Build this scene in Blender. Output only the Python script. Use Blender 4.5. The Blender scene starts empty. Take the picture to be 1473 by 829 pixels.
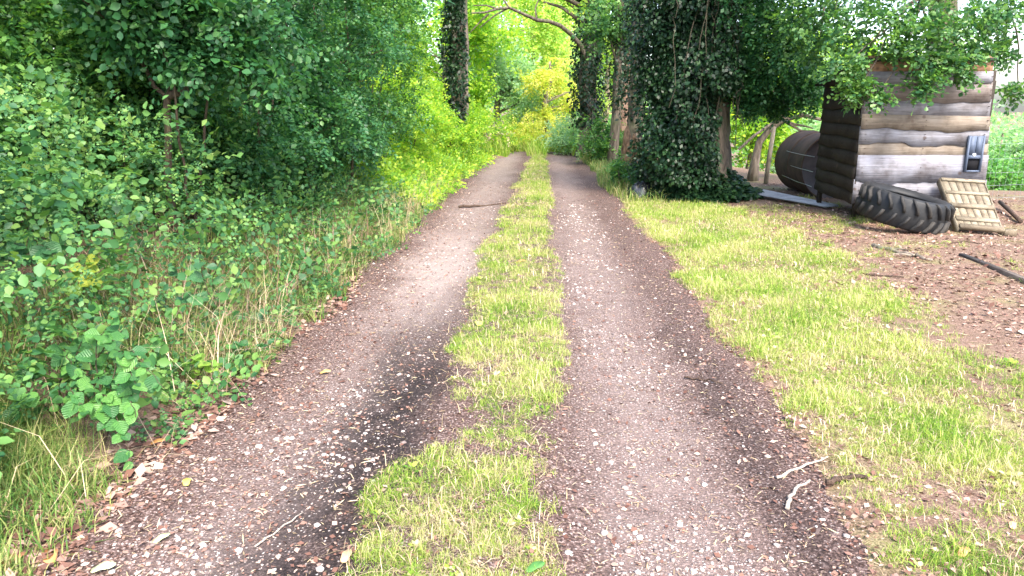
import bpy, math, random
import numpy as np
from math import radians, sin, cos, pi
from mathutils import Vector, Matrix

rng = np.random.default_rng(7)
random.seed(7)
scene = bpy.context.scene
col = scene.collection

# ------------------------------------------------------------------ camera, sky, sun, exposure
CAM_H = 1.55
PITCH = radians(13.96); YAW = radians(2.17); FPX = 1064.0
cam_d = bpy.data.cameras.new('camera'); cam = bpy.data.objects.new('camera', cam_d); col.objects.link(cam)
cam_d.sensor_width = 36; cam_d.lens = 26.0; cam_d.clip_start = 0.05; cam_d.clip_end = 2000
cam.location = (0, 0, CAM_H); cam.rotation_euler = (pi/2 - PITCH, 0, YAW)
scene.camera = cam

SUN_EL, SUN_AZ = radians(50), radians(160)       # azimuth measured from +Y (down the track) towards +X
world = bpy.data.worlds.new('World'); scene.world = world; world.use_nodes = True
nt = world.node_tree; nt.nodes.clear()
sky = nt.nodes.new('ShaderNodeTexSky'); sky.sky_type = 'NISHITA'; sky.sun_disc = False
sky.sun_elevation = SUN_EL; sky.sun_rotation = SUN_AZ; sky.air_density = 1.0; sky.dust_density = 3.0; sky.ozone_density = 1.0
bgn = nt.nodes.new('ShaderNodeBackground'); bgn.inputs['Strength'].default_value = 0.15
wo = nt.nodes.new('ShaderNodeOutputWorld')
nt.links.new(sky.outputs[0], bgn.inputs[0]); nt.links.new(bgn.outputs[0], wo.inputs[0])

sun_d = bpy.data.lights.new('sun', 'SUN'); sun_d.energy = 1.5; sun_d.angle = radians(16); sun_d.color = (1.0, .93, .80)
sun = bpy.data.objects.new('sun', sun_d); col.objects.link(sun)
sv = Vector((sin(SUN_AZ)*cos(SUN_EL), cos(SUN_AZ)*cos(SUN_EL), sin(SUN_EL)))
sun.rotation_euler = sv.to_track_quat('Z', 'Y').to_euler(); sun.location = sv*60

vs = scene.view_settings
vs.view_transform = 'Standard'; vs.look = 'None'; vs.gamma = 1; vs.use_curve_mapping = False
vs.exposure = 2.45
scene.cycles.max_bounces = 8; scene.cycles.diffuse_bounces = 4; scene.cycles.glossy_bounces = 2
scene.cycles.transmission_bounces = 5; scene.cycles.use_denoising = True
scene.render.engine = 'CYCLES'

# ------------------------------------------------------------------ maths helpers
def pray(u, v):
    x = (u-736.5)/FPX; y = -(v-414.5)/FPX
    d = (x, cos(PITCH)+y*sin(PITCH), -sin(PITCH)+y*cos(PITCH))
    return Vector((d[0]*cos(YAW)-d[1]*sin(YAW), d[0]*sin(YAW)+d[1]*cos(YAW), d[2]))
def G(u, v, z=0.0):
    d = pray(u, v); t = (z-CAM_H)/d.z
    return (d.x*t, d.y*t)
def AT(u, v, Y):
    d = pray(u, v); t = Y/d.y
    return Vector((d.x*t, Y, CAM_H+d.z*t))

def _hash(ix, iy, s):
    h = (ix.astype(np.int64)*374761393 + iy.astype(np.int64)*668265263 + s*1274126177) & 0x7fffffff
    h = ((h ^ (h >> 13))*1274126177) & 0x7fffffff
    return ((h ^ (h >> 16)) & 0xffff)/65535.0
def noise2(x, y, s=0):
    x = np.asarray(x, float); y = np.asarray(y, float)
    ix = np.floor(x); iy = np.floor(y); fx = x-ix; fy = y-iy
    fx = fx*fx*(3-2*fx); fy = fy*fy*(3-2*fy)
    a = _hash(ix, iy, s); b = _hash(ix+1, iy, s); c = _hash(ix, iy+1, s); d = _hash(ix+1, iy+1, s)
    return (a*(1-fx)+b*fx)*(1-fy)+(c*(1-fx)+d*fx)*fy
def fbm(x, y, s=0, o=3):
    v = 0; a = .5; t = 0
    for k in range(o):
        v = v+a*noise2(x*2**k, y*2**k, s+k*17); t += a; a *= .5
    return v/t
def sstep(a, b, x):
    t = np.clip((np.asarray(x, float)-a)/(b-a), 0, 1); return t*t*(3-2*t)

XL, XR = -1.68, 1.27
def edge_l(y): return XL + .16*(fbm(np.asarray(y)*.9, 0*np.asarray(y)+3.1, 5)-.5)*2 + .45*sstep(17, 24, y)
def edge_r(y): return XR + .16*(fbm(np.asarray(y)*.8, 0*np.asarray(y)+9.1, 6)-.5)*2 - .25*sstep(16, 24, y) - .12*sstep(4, 2, y)
def strip_l(y): return -.60 + .15*sstep(7, 14, y) + .13*sstep(14, 22, y) + .16*(fbm(np.asarray(y)*1.1, 0*np.asarray(y)+1.7, 8)-.5)*2
def strip_r(y): return .04 + .13*sstep(2.4, 6, y) + .07*(fbm(np.asarray(y)*1.3, 0*np.asarray(y)+4.7, 9)-.5)*2
def gz(x, y):
    x = np.asarray(x, float); y = np.asarray(y, float)
    z = .05*(fbm(x*.5, y*.5, 1)-.5) + .03*(fbm(x*2.3, y*2.3, 2)-.5)
    near = np.exp(-((x)/14)**2)
    z = z*near
    # track bed
    ins = sstep(edge_l(y)-.06, edge_l(y)+.14, x)*sstep(edge_r(y)+.06, edge_r(y)-.14, x)*sstep(29, 27, y)
    z = z - .06*ins
    # bank on the left
    z = z + .42*sstep(-1.95, -3.6, x) + .25*sstep(-4, -12, x)
    # ground falls away to a valley on the right, behind the hut
    z = z - 5.5*sstep(13.5, 45, y+.35*(x-6))*sstep(4.0, 9, x)
    return z
def tz(x, y):
    x = np.asarray(x, float); y = np.asarray(y, float)
    z = .05*(fbm(x*.5, y*.5, 1)-.5)*np.exp(-((x)/14)**2)
    z = z - .03*np.exp(-((x+1.08)/.33)**2) - .03*np.exp(-((x-.68)/.33)**2)
    m = sstep(strip_l(y)-.05, strip_l(y)+.1, x)*sstep(strip_r(y)+.05, strip_r(y)-.1, x)
    z = z + .022*m + .016*(fbm(x*5, y*5, 3)-.5) + .010*(noise2(x*22, y*22, 4)-.5)
    return z - .012

# ------------------------------------------------------------------ mesh helpers
def raw_mesh(name, V, Q=None, T=None, smooth=False):
    """mesh from arrays: quads Q (n,4) and / or triangles T (n,3)"""
    me = bpy.data.meshes.new(name)
    V = np.ascontiguousarray(V, dtype=np.float32)
    Q = np.zeros((0, 4), np.int32) if Q is None else np.asarray(Q, np.int32)
    T = np.zeros((0, 3), np.int32) if T is None else np.asarray(T, np.int32)
    nl = Q.size+T.size; npoly = len(Q)+len(T)
    me.vertices.add(len(V)); me.vertices.foreach_set('co', V.ravel())
    me.loops.add(nl); me.loops.foreach_set('vertex_index', np.concatenate([Q.ravel(), T.ravel()]).astype(np.int32))
    me.polygons.add(npoly)
    ls = np.concatenate([np.arange(len(Q))*4, Q.size+np.arange(len(T))*3]).astype(np.int32)
    me.polygons.foreach_set('loop_start', ls)
    try: me.polygons.foreach_set('loop_total', np.concatenate([np.full(len(Q), 4), np.full(len(T), 3)]).astype(np.int32))
    except Exception: pass
    me.update(calc_edges=True)
    if smooth: me.polygons.foreach_set('use_smooth', np.ones(npoly, dtype=bool))
    return me

class MB:
    """collects pieces of one part; build() links them as one mesh object"""
    def __init__(s): s.V = []; s.Q = []; s.T = []; s.n = 0
    def add(s, V, Q=None, T=None):
        V = np.asarray(V, float)
        if Q is not None and len(Q): s.Q.append(np.asarray(Q)+s.n)
        if T is not None and len(T): s.T.append(np.asarray(T)+s.n)
        s.V.append(V); s.n += len(V)
    def box(s, lo, hi, M=None):
        x0, y0, z0 = lo; x1, y1, z1 = hi
        V = np.array([(x0,y0,z0),(x1,y0,z0),(x1,y1,z0),(x0,y1,z0),(x0,y0,z1),(x1,y0,z1),(x1,y1,z1),(x0,y1,z1)], float)
        if M is not None: V = np.array([tuple(M @ Vector(v)) for v in V])
        s.add(V, [(0,3,2,1),(4,5,6,7),(0,1,5,4),(1,2,6,5),(2,3,7,6),(3,0,4,7)])
    def tube(s, P, R, n=6, cap=True, wob=0.0):
        P = np.asarray(P, float); R = np.broadcast_to(np.asarray(R, float), (len(P),))
        D = np.gradient(P, axis=0); D /= np.linalg.norm(D, axis=1)[:, None]+1e-9
        ref = np.array([0, 0, 1.0]) if abs(D[0][2]) < .9 else np.array([1.0, 0, 0])
        A = np.cross(D, ref); A /= np.linalg.norm(A, axis=1)[:, None]+1e-9
        B = np.cross(D, A)
        th = np.arange(n)*2*pi/n
        rr = R[:, None]*(1+(wob*(rng.random((len(P), n))-.5) if wob else 0))
        V = P[:, None]+rr[..., None]*(A[:, None]*np.cos(th)[None, :, None]+B[:, None]*np.sin(th)[None, :, None])
        m = len(P); Q = []
        i, j = np.meshgrid(np.arange(m-1), np.arange(n), indexing='ij')
        a = i*n+j; b = i*n+(j+1) % n
        Q = np.stack([a, a+n, b+n, b], -1).reshape(-1, 4)
        V = V.reshape(-1, 3); T = []
        if cap:
            V = np.vstack([V, P[0], P[-1]]); k = m*n
            for j in range(n):
                T.append((k, j, (j+1) % n)); T.append((k+1, (m-1)*n+(j+1) % n, (m-1)*n+j))
        s.add(V, Q, T)
    def build(s, name, mat, parent=None, smooth=False):
        V = np.vstack(s.V)
        me = raw_mesh(name, V, np.vstack(s.Q) if s.Q else None, np.vstack(s.T) if s.T else None, smooth)
        return link(name, me, mat, parent)

def link(name, me, mat, parent=None):
    o = bpy.data.objects.new(name, me); col.objects.link(o)
    if mat is not None and len(me.materials) == 0: me.materials.append(mat)
    if parent is not None: o.parent = parent
    return o
def thing(name, label, cat, loc=(0, 0, 0), group=None, rz=0.0):
    o = bpy.data.objects.new(name, None); col.objects.link(o); o.location = loc; o.rotation_euler = (0, 0, rz)
    o.empty_display_size = .1
    o['label'] = label; o['category'] = cat
    if group: o['group'] = group
    return o
def tag(o, label, cat, group=None, kind=None):
    if label: o['label'] = label
    if cat: o['category'] = cat
    if group: o['group'] = group
    if kind: o['kind'] = kind
    return o
def structure(o, label=None):
    o['kind'] = 'structure'
    if label: o['label'] = label
    return o

# ------------------------------------------------------------------ materials
def newmat(name):
    m = bpy.data.materials.new(name); m.use_nodes = True; nt = m.node_tree; nt.nodes.clear()
    return m, nt
def N(nt, t, **kw):
    n = nt.nodes.new(t)
    for k, v in kw.items(): setattr(n, k, v)
    return n
def ramp(nt, stops, interp='LINEAR'):
    r = nt.nodes.new('ShaderNodeValToRGB'); cr = r.color_ramp; cr.interpolation = interp
    while len(cr.elements) < len(stops): cr.elements.new(.5)
    for e, (p, c) in zip(cr.elements, stops):
        e.position = p; e.color = (*c, 1) if len(c) == 3 else c
    return r
def mixc(nt, fac, a, b, mode='MIX'):
    n = nt.nodes.new('ShaderNodeMix'); n.data_type = 'RGBA'; n.blend_type = mode
    for sock, v in ((n.inputs[0], fac), (n.inputs[6], a), (n.inputs[7], b)):
        if hasattr(v, 'links') or isinstance(v, bpy.types.NodeSocket): nt.links.new(v, sock)
        elif isinstance(v, (int, float)): sock.default_value = v
        else: sock.default_value = (*v, 1)
    return n.outputs[2]
def math_(nt, op, a, b=None, clamp=False):
    n = nt.nodes.new('ShaderNodeMath'); n.operation = op; n.use_clamp = clamp
    for i, v in enumerate((a, b)):
        if v is None: continue
        if isinstance(v, (int, float)): n.inputs[i].default_value = v
        else: nt.links.new(v, n.inputs[i])
    return n.outputs[0]
def noise(nt, co, scale, detail=4, rough=.55, dist=0.0):
    n = nt.nodes.new('ShaderNodeTexNoise'); n.inputs['Scale'].default_value = scale
    n.inputs['Detail'].default_value = detail; n.inputs['Roughness'].default_value = rough; n.inputs['Distortion'].default_value = dist
    nt.links.new(co, n.inputs['Vector']); return n
def finish(nt, colr, rough=.8, bump=None, bstr=.3, spec=.3, bdist=.02):
    b = nt.nodes.new('ShaderNodeBsdfPrincipled')
    if isinstance(colr, bpy.types.NodeSocket): nt.links.new(colr, b.inputs['Base Color'])
    else: b.inputs['Base Color'].default_value = (*colr, 1)
    if isinstance(rough, bpy.types.NodeSocket): nt.links.new(rough, b.inputs['Roughness'])
    else: b.inputs['Roughness'].default_value = rough
    b.inputs['Specular IOR Level'].default_value = spec
    if bump is not None:
        bn = nt.nodes.new('ShaderNodeBump'); bn.inputs['Strength'].default_value = bstr; bn.inputs['Distance'].default_value = bdist
        nt.links.new(bump, bn.inputs['Height']); nt.links.new(bn.outputs[0], b.inputs['Normal'])
    o = nt.nodes.new('ShaderNodeOutputMaterial'); nt.links.new(b.outputs[0], o.inputs[0])
    return b

def leafmat(name, cols, trans=.38, rough=.45, tboost=1.5, spec=.4, var=.5, tint=(1.05, 1.1, .55)):
    """leaf: sheen on top, light passing through; each leaf its own tone"""
    m, nt = newmat(name)
    g = N(nt, 'ShaderNodeNewGeometry'); tc = N(nt, 'ShaderNodeTexCoord')
    k = len(cols); r = ramp(nt, [((i+.5)/k, c) for i, c in enumerate(cols)])
    nz = noise(nt, tc.outputs['Object'], .9, 2)
    f = math_(nt, 'ADD', math_(nt, 'MULTIPLY', g.outputs['Random Per Island'], 1-.35*var),
              math_(nt, 'MULTIPLY', math_(nt, 'SUBTRACT', nz.outputs[0], .4), 1.1*var), True)
    nt.links.new(f, r.inputs[0])
    b = N(nt, 'ShaderNodeBsdfPrincipled'); nt.links.new(r.outputs[0], b.inputs['Base Color'])
    b.inputs['Roughness'].default_value = rough; b.inputs['Specular IOR Level'].default_value = spec
    t = N(nt, 'ShaderNodeBsdfTranslucent')
    tcx = mixc(nt, 1.0, r.outputs[0], tuple(tboost*c_ for c_ in tint), 'MULTIPLY'); nt.links.new(tcx, t.inputs[0])
    mx = N(nt, 'ShaderNodeMixShader'); mx.inputs[0].default_value = trans
    nt.links.new(b.outputs[0], mx.inputs[1]); nt.links.new(t.outputs[0], mx.inputs[2])
    o = N(nt, 'ShaderNodeOutputMaterial'); nt.links.new(mx.outputs[0], o.inputs[0])
    return m

LM = {}
LM['hedge'] = leafmat('leaf_hedge', [(.016,.068,.026), (.028,.105,.036), (.045,.14,.044), (.075,.18,.045)], .34, .45, 1.6, .32)
LM['hazel'] = leafmat('leaf_hazel', [(.028,.10,.032), (.05,.145,.038), (.08,.195,.04), (.13,.25,.045)], .38, .45, 1.6, .32)
LM['bank'] = leafmat('leaf_bank', [(.028,.095,.036), (.05,.145,.05), (.08,.195,.058), (.12,.24,.06), (.16,.25,.06)], .35, .48, 1.4, .3)
LM['fresh'] = leafmat('leaf_fresh', [(.07,.20,.05), (.10,.27,.06), (.15,.32,.06)], .35, .42, 1.3)
LM['lime'] = leafmat('leaf_lime', [(.11,.25,.03), (.18,.33,.035), (.27,.40,.04), (.38,.45,.05)], .48, .5, 1.9)
LM['yellow'] = leafmat('leaf_yellow', [(.36,.46,.07), (.48,.52,.09), (.58,.56,.12), (.62,.55,.18)], .48, .5, 1.5)
LM['mint'] = leafmat('leaf_mint', [(.12,.28,.11), (.17,.35,.13), (.26,.43,.13)], .45, .5, 1.8)
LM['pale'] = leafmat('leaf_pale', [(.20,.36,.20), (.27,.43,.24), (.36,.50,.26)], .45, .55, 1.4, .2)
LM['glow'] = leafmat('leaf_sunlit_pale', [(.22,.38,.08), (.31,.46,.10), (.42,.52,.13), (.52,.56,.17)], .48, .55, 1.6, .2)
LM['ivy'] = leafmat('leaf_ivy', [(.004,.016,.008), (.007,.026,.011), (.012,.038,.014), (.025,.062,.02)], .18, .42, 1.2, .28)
LM['oak'] = leafmat('leaf_oak', [(.03,.10,.04), (.055,.145,.045), (.085,.19,.05), (.13,.25,.05)], .40, .42, 1.6)
LM['grass'] = leafmat('grass_blade', [(.09,.22,.022), (.15,.30,.03), (.23,.37,.04), (.32,.42,.06), (.46,.45,.18), (.54,.48,.28)], .38, .6, 1.25, .3, 1.0)
LM['vgrass'] = leafmat('verge_blade', [(.06,.14,.03), (.11,.20,.04), (.20,.25,.065), (.36,.32,.15), (.42,.36,.20)], .3, .6, 1.2, .3, 1.0)
LM['straw'] = leafmat('straw', [(.27,.20,.12), (.40,.31,.19), (.52,.43,.29)], .15, .6, 1.0, .3, .5, (1, .92, .75))
LM['litter'] = leafmat('leaf_litter', [(.085,.038,.027), (.15,.075,.054), (.22,.125,.095), (.33,.22,.175), (.44,.33,.27)], .05, .7, 1.0, .3, .6, (1, .85, .7))

def bark_mat(name, dark, light, moss=.3, scale=1.0):
    m, nt = newmat(name); tc = N(nt, 'ShaderNodeTexCoord'); mp = N(nt, 'ShaderNodeMapping')
    mp.inputs['Scale'].default_value = (11*scale, 11*scale, 2.2*scale); nt.links.new(tc.outputs['Object'], mp.inputs[0])
    n1 = noise(nt, mp.outputs[0], 1.6, 6, .65, .4); n2 = noise(nt, tc.outputs['Object'], 2.1, 3)
    c = ramp(nt, [(.33, dark), (.66, light)]); nt.links.new(n1.outputs[0], c.inputs[0])
    mf = ramp(nt, [(.5, (0, 0, 0)), (.68, (moss, moss, moss))]); nt.links.new(n2.outputs[0], mf.inputs[0])
    c2 = mixc(nt, mf.outputs[0], c.outputs[0], (.07, .11, .03))
    finish(nt, c2, .9, n1.outputs[0], .8, .2, .03); return m
BARK = bark_mat('bark_grey_brown', (.035,.028,.022), (.17,.14,.11), .5)
BARK_L = bark_mat('bark_light', (.09,.07,.055), (.30,.25,.20), .35)
BARK_R = bark_mat('bark_reddish', (.10,.06,.045), (.34,.23,.18), .1)
STEM = bark_mat('stem_brown', (.028,.021,.015), (.095,.070,.048), .3, 3)
VINE = bark_mat('vine_pale', (.03,.026,.018), (.10,.085,.06), .1, 3)
STICKM = bark_mat('stick_dark', (.03,.02,.016), (.12,.08,.06), 0, 4)
STICKP = bark_mat('stick_pale', (.28,.22,.18), (.60,.52,.44), 0, 4)

def ground_material():
    m, nt = newmat('ground_litter_soil'); tc = N(nt, 'ShaderNodeTexCoord'); O = tc.outputs['Object']
    a = noise(nt, O, 1.3, 5, .6); b = noise(nt, O, 14, 4, .6); c = noise(nt, O, 120, 4, .68)
    soil = ramp(nt, [(.32, (.055,.036,.029)), (.48, (.14,.096,.076)), (.62, (.25,.19,.155)), (.76, (.38,.32,.275))])
    nt.links.new(c.outputs[0], soil.inputs[0])
    tint = ramp(nt, [(.35, (.75,.70,.62)), (.6, (1.1,1.0,.95))]); nt.links.new(b.outputs[0], tint.inputs[0])
    c1 = mixc(nt, 1.0, soil.outputs[0], tint.outputs[0], 'MULTIPLY')
    gm = ramp(nt, [(.50, (0,0,0)), (.66, (.5,.5,.5))]); nt.links.new(a.outputs[0], gm.inputs[0])
    gcol = ramp(nt, [(.35, (.10,.12,.035)), (.65, (.26,.25,.10))]); nt.links.new(c.outputs[0], gcol.inputs[0])
    c2 = mixc(nt, gm.outputs[0], c1, gcol.outputs[0])
    hh = math_(nt, 'ADD', b.outputs[0], math_(nt, 'MULTIPLY', c.outputs[0], .5))
    finish(nt, c2, .95, hh, .6, .15, .02); return m

def track_material():
    m, nt = newmat('track_gravel_soil'); tc = N(nt, 'ShaderNodeTexCoord'); O = tc.outputs['Object']
    sx = N(nt, 'ShaderNodeSeparateXYZ'); nt.links.new(O, sx.inputs[0])
    big = noise(nt, O, 1.1, 4, .6); mid = noise(nt, O, 7, 4, .6); fine = noise(nt, O, 85, 4, .65); fine2 = noise(nt, O, 38, 3, .6)
    # crumbled brown litter and soil
    lit = ramp(nt, [(.30, (.014,.0085,.0075)), (.44, (.048,.029,.024)), (.57, (.125,.081,.070)), (.68, (.34,.27,.25))])
    nt.links.new(fine.outputs[0], lit.inputs[0])
    dark = ramp(nt, [(.3, (.009,.0065,.0063)), (.53, (.022,.016,.0155)), (.74, (.085,.063,.06))]); nt.links.new(fine.outputs[0], dark.inputs[0])
    # dark bare soil: inner side of the left rut, where wheels keep it open
    wx = math_(nt, 'ADD', sx.outputs[0], math_(nt, 'MULTIPLY', math_(nt, 'SUBTRACT', big.outputs[0], .5), .55))
    wx = math_(nt, 'ADD', wx, math_(nt, 'MULTIPLY', math_(nt, 'SUBTRACT', mid.outputs[0], .5), .3))
    d1 = math_(nt, 'ABSOLUTE', math_(nt, 'ADD', wx, .80)); m1 = ramp(nt, [(.16, (1,1,1)), (.38, (0,0,0))]); nt.links.new(d1, m1.inputs[0])
    d2 = math_(nt, 'ABSOLUTE', math_(nt, 'SUBTRACT', wx, 1.02)); m2 = ramp(nt, [(.04, (.55,.55,.55)), (.20, (0,0,0))]); nt.links.new(d2, m2.inputs[0])
    ny = ramp(nt, [(.0, (1,1,1)), (.42, (1,1,1)), (.62, (.30,.30,.30)), (1, (.25,.25,.25))]); nt.links.new(math_(nt, 'MULTIPLY', sx.outputs[1], .1), ny.inputs[0])
    pat_ = ramp(nt, [(.34, (.6,.6,.6)), (.54, (1,1,1))]); nt.links.new(mid.outputs[0], pat_.inputs[0])
    mm = math_(nt, 'MULTIPLY', math_(nt, 'MULTIPLY', math_(nt, 'MAXIMUM', m1.outputs[0], m2.outputs[0], True), ny.outputs[0]), pat_.outputs[0])
    c1 = mixc(nt, mm, lit.outputs[0], dark.outputs[0])
    # pale stone dust in the gravelly wheel lines, plus a painted sun patch
    vor = N(nt, 'ShaderNodeTexVoronoi'); vor.inputs['Scale'].default_value = 70; nt.links.new(O, vor.inputs['Vector'])
    vc = N(nt, 'ShaderNodeSeparateColor'); nt.links.new(vor.outputs['Color'], vc.inputs[0])
    e1 = math_(nt, 'ABSOLUTE', math_(nt, 'SUBTRACT', wx, .52)); g1 = ramp(nt, [(.10, (1,1,1)), (.42, (0,0,0))]); nt.links.new(e1, g1.inputs[0])
    e2 = math_(nt, 'ABSOLUTE', math_(nt, 'ADD', wx, 1.15)); g2 = ramp(nt, [(.05, (.75,.75,.75)), (.36, (0,0,0))]); nt.links.new(e2, g2.inputs[0])
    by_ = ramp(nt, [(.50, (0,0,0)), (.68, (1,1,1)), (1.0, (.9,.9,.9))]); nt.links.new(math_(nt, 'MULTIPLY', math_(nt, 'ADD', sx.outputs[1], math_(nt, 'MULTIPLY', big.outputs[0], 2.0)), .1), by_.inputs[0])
    e3 = math_(nt, 'ABSOLUTE', math_(nt, 'ADD', wx, .98)); sun_patch = ramp(nt, [(.12, (1,1,1)), (.50, (0,0,0))]); nt.links.new(e3, sun_patch.inputs[0])  # sunlit stretch of the left rut, painted as paler ground
    gg = math_(nt, 'MAXIMUM', math_(nt, 'MAXIMUM', g1.outputs[0], g2.outputs[0], True), math_(nt, 'MULTIPLY', sun_patch.outputs[0], by_.outputs[0]), True)
    thr = math_(nt, 'GREATER_THAN', math_(nt, 'ADD', vc.outputs[0], math_(nt, 'MULTIPLY', gg, .42)), .86)
    cell = ramp(nt, [(.15, (1,1,1)), (.42, (0,0,0))]); nt.links.new(vor.outputs['Distance'], cell.inputs[0])
    st = math_(nt, 'MULTIPLY', thr, cell.outputs[0])
    stc = ramp(nt, [(0, (.24,.19,.175)), (1, (.50,.44,.41))]); nt.links.new(vc.outputs[1], stc.inputs[0])
    dust_sun = mixc(nt, math_(nt, 'MULTIPLY', math_(nt, 'MULTIPLY', gg, .45), pat_.outputs[0]), c1, (.215,.168,.153))
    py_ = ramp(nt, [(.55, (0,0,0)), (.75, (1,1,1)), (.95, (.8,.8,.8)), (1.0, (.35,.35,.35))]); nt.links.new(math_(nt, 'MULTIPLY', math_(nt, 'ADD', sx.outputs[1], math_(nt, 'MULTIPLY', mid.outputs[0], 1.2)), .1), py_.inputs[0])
    dust_sun = mixc(nt, math_(nt, 'MULTIPLY', math_(nt, 'MULTIPLY', sun_patch.outputs[0], py_.outputs[0]), .55), dust_sun, (.33,.275,.25))  # sunlight on the left rut put into the colour
    c2 = mixc(nt, st, dust_sun, stc.outputs[0])
    h = math_(nt, 'ADD', math_(nt, 'MULTIPLY', fine.outputs[0], .6), math_(nt, 'ADD', math_(nt, 'MULTIPLY', fine2.outputs[0], .5), math_(nt, 'MULTIPLY', st, .5)))
    finish(nt, c2, .92, h, .7, .2, .02); return m

def wood_mat(name, cols, grain_axis='X', rough=.8, knots=True):
    m, nt = newmat(name); tc = N(nt, 'ShaderNodeTexCoord'); oi = N(nt, 'ShaderNodeObjectInfo')
    mp = N(nt, 'ShaderNodeMapping')
    sc = {'X': (1.5, 30, 48), 'Y': (30, 1.5, 48), 'Z': (30, 30, 1.5)}[grain_axis]
    mp.inputs['Scale'].default_value = sc
    cb = N(nt, 'ShaderNodeCombineXYZ')
    for i in range(3): nt.links.new(math_(nt, 'MULTIPLY', oi.outputs['Random'], 37.0+11*i), cb.inputs[i])
    va = N(nt, 'ShaderNodeVectorMath'); va.operation = 'ADD'
    nt.links.new(tc.outputs['Object'], va.inputs[0]); nt.links.new(cb.outputs[0], va.inputs[1]); nt.links.new(va.outputs[0], mp.inputs[0])
    g = noise(nt, mp.outputs[0], 1.3, 7, .72, 1.6); g2 = noise(nt, va.outputs[0], 3.3, 4, .6)
    c = ramp(nt, [(.28, cols[0]), (.48, cols[1]), (.72, cols[2])]); nt.links.new(g.outputs[0], c.inputs[0])
    st = ramp(nt, [(.34, (.55,.50,.47)), (.5, (.95,.93,.92)), (.66, (1.12,1.13,1.16))]); nt.links.new(g2.outputs[0], st.inputs[0])
    cc = mixc(nt, 1.0, c.outputs[0], st.outputs[0], 'MULTIPLY')
    if knots:
        v = N(nt, 'ShaderNodeTexVoronoi'); v.inputs['Scale'].default_value = 3.4; v.inputs['Randomness'].default_value = 1.0; nt.links.new(mixc(nt, .06, va.outputs[0], g2.outputs[1]), v.inputs['Vector'])
        kf = ramp(nt, [(.05, (1,1,1)), (.11, (0,0,0))]); nt.links.new(v.outputs['Distance'], kf.inputs[0])
        cc = mixc(nt, math_(nt, 'MULTIPLY', kf.outputs[0], .75), cc, (.07,.045,.035))
    finish(nt, cc, rough, g.outputs[0], .45, .25, .01); return m
W_GREY = wood_mat('wood_weathered_grey', [(.07,.069,.078), (.16,.159,.178), (.27,.268,.30)])
W_WHITE = wood_mat('wood_weathered_pale', [(.075,.072,.082), (.17,.17,.195), (.30,.30,.34)])
W_TAN = wood_mat('wood_weathered_tan', [(.08,.064,.05), (.165,.138,.112), (.25,.215,.175)])
W_ORANGE = wood_mat('wood_sheltered_orange', [(.14,.078,.046), (.26,.155,.092), (.34,.23,.15)])
W_BROWN = wood_mat('wood_weathered_brown', [(.07,.057,.053), (.145,.125,.118), (.23,.205,.197)])
W_DARK = wood_mat('wood_dark_shaded', [(.014,.011,.009), (.030,.024,.019), (.055,.045,.036)], 'Y')  # dark wood; shade on the hut's left side is partly in this colour
W_RAMP = wood_mat('wood_ramp', [(.11,.092,.065), (.215,.185,.135), (.30,.265,.20)], 'Y')
W_RAIL = wood_mat('wood_old_rail', [(.028,.022,.019), (.06,.048,.042), (.13,.11,.095)], 'Y', knots=False)

def plain(name, colr, rough=.6, spec=.3, metal=0, nz=0, nscale=20, c2=None):
    m, nt = newmat(name)
    if nz:
        tc = N(nt, 'ShaderNodeTexCoord'); n = noise(nt, tc.outputs['Object'], nscale, 5, .6)
        r = ramp(nt, [(.5-nz, colr), (.5+nz, c2 or colr)]); nt.links.new(n.outputs[0], r.inputs[0])
        b = finish(nt, r.outputs[0], rough, n.outputs[0], .3, spec, .01)
    else: b = finish(nt, colr, rough, None, 0, spec)
    b.inputs['Metallic'].default_value = metal
    return m
RUBBER = plain('tyre_rubber', (.006,.007,.009), .6, .35, 0, .18, 9, (.017,.018,.020))
RUBBER_D = plain('tyre_lug_dusty', (.007,.008,.010), .7, .3, 0, .18, 6, (.036,.032,.028))
TANKM = plain('tank_rusty_steel', (.030,.018,.014), .75, .3, 0, .2, 5, (.085,.052,.038))
TANKE = plain('tank_end_dark', (.018,.018,.024), .6, .3, 0, .2, 4, (.05,.04,.04))
SHEETM = plain('galvanised_sheet', (.20,.21,.23), .5, .5, .3, .2, 5, (.42,.43,.45))
ROOFM = plain('roof_felt', (.02,.022,.022), .85, .2, 0, .2, 8, (.05,.05,.045))
DOORM = plain('door_painted_blue_grey', (.055,.075,.12), .6, .4, 0, .2, 6, (.09,.115,.17))
WHITEM = plain('white_paint', (.8,.8,.8), .5)
HOLEM = plain('coop_interior_dark', (.01,.01,.012), .9, .1)
WIREM = plain('galvanised_wire', (.35,.37,.38), .4, .5, .7)
PLASTIC = plain('black_plastic', (.010,.011,.013), .25, .6)
FRESHW = plain('fresh_split_wood', (.10,.055,.03), .85, .2, 0, .12, 12, (.34,.21,.115))
POSTM = wood_mat('wood_post', [(.12,.10,.07), (.24,.21,.16), (.36,.33,.27)], 'Z', knots=False)

def stone_mat():
    m, nt = newmat('gravel_stone'); g = N(nt, 'ShaderNodeNewGeometry'); tc = N(nt, 'ShaderNodeTexCoord')
    r = ramp(nt, [(0, (.12,.09,.082)), (.35, (.26,.21,.195)), (.7, (.42,.36,.335)), (1, (.58,.53,.50))]); nt.links.new(g.outputs['Random Per Island'], r.inputs[0])
    n = noise(nt, tc.outputs['Object'], 120, 3); t = ramp(nt, [(.3, (.75,.72,.70)), (.65, (1.05,1.05,1.05))]); nt.links.new(n.outputs[0], t.inputs[0])
    finish(nt, mixc(nt, 1, r.outputs[0], t.outputs[0], 'MULTIPLY'), .85, n.outputs[0], .3, .25, .004); return m
STONE = stone_mat()

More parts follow.
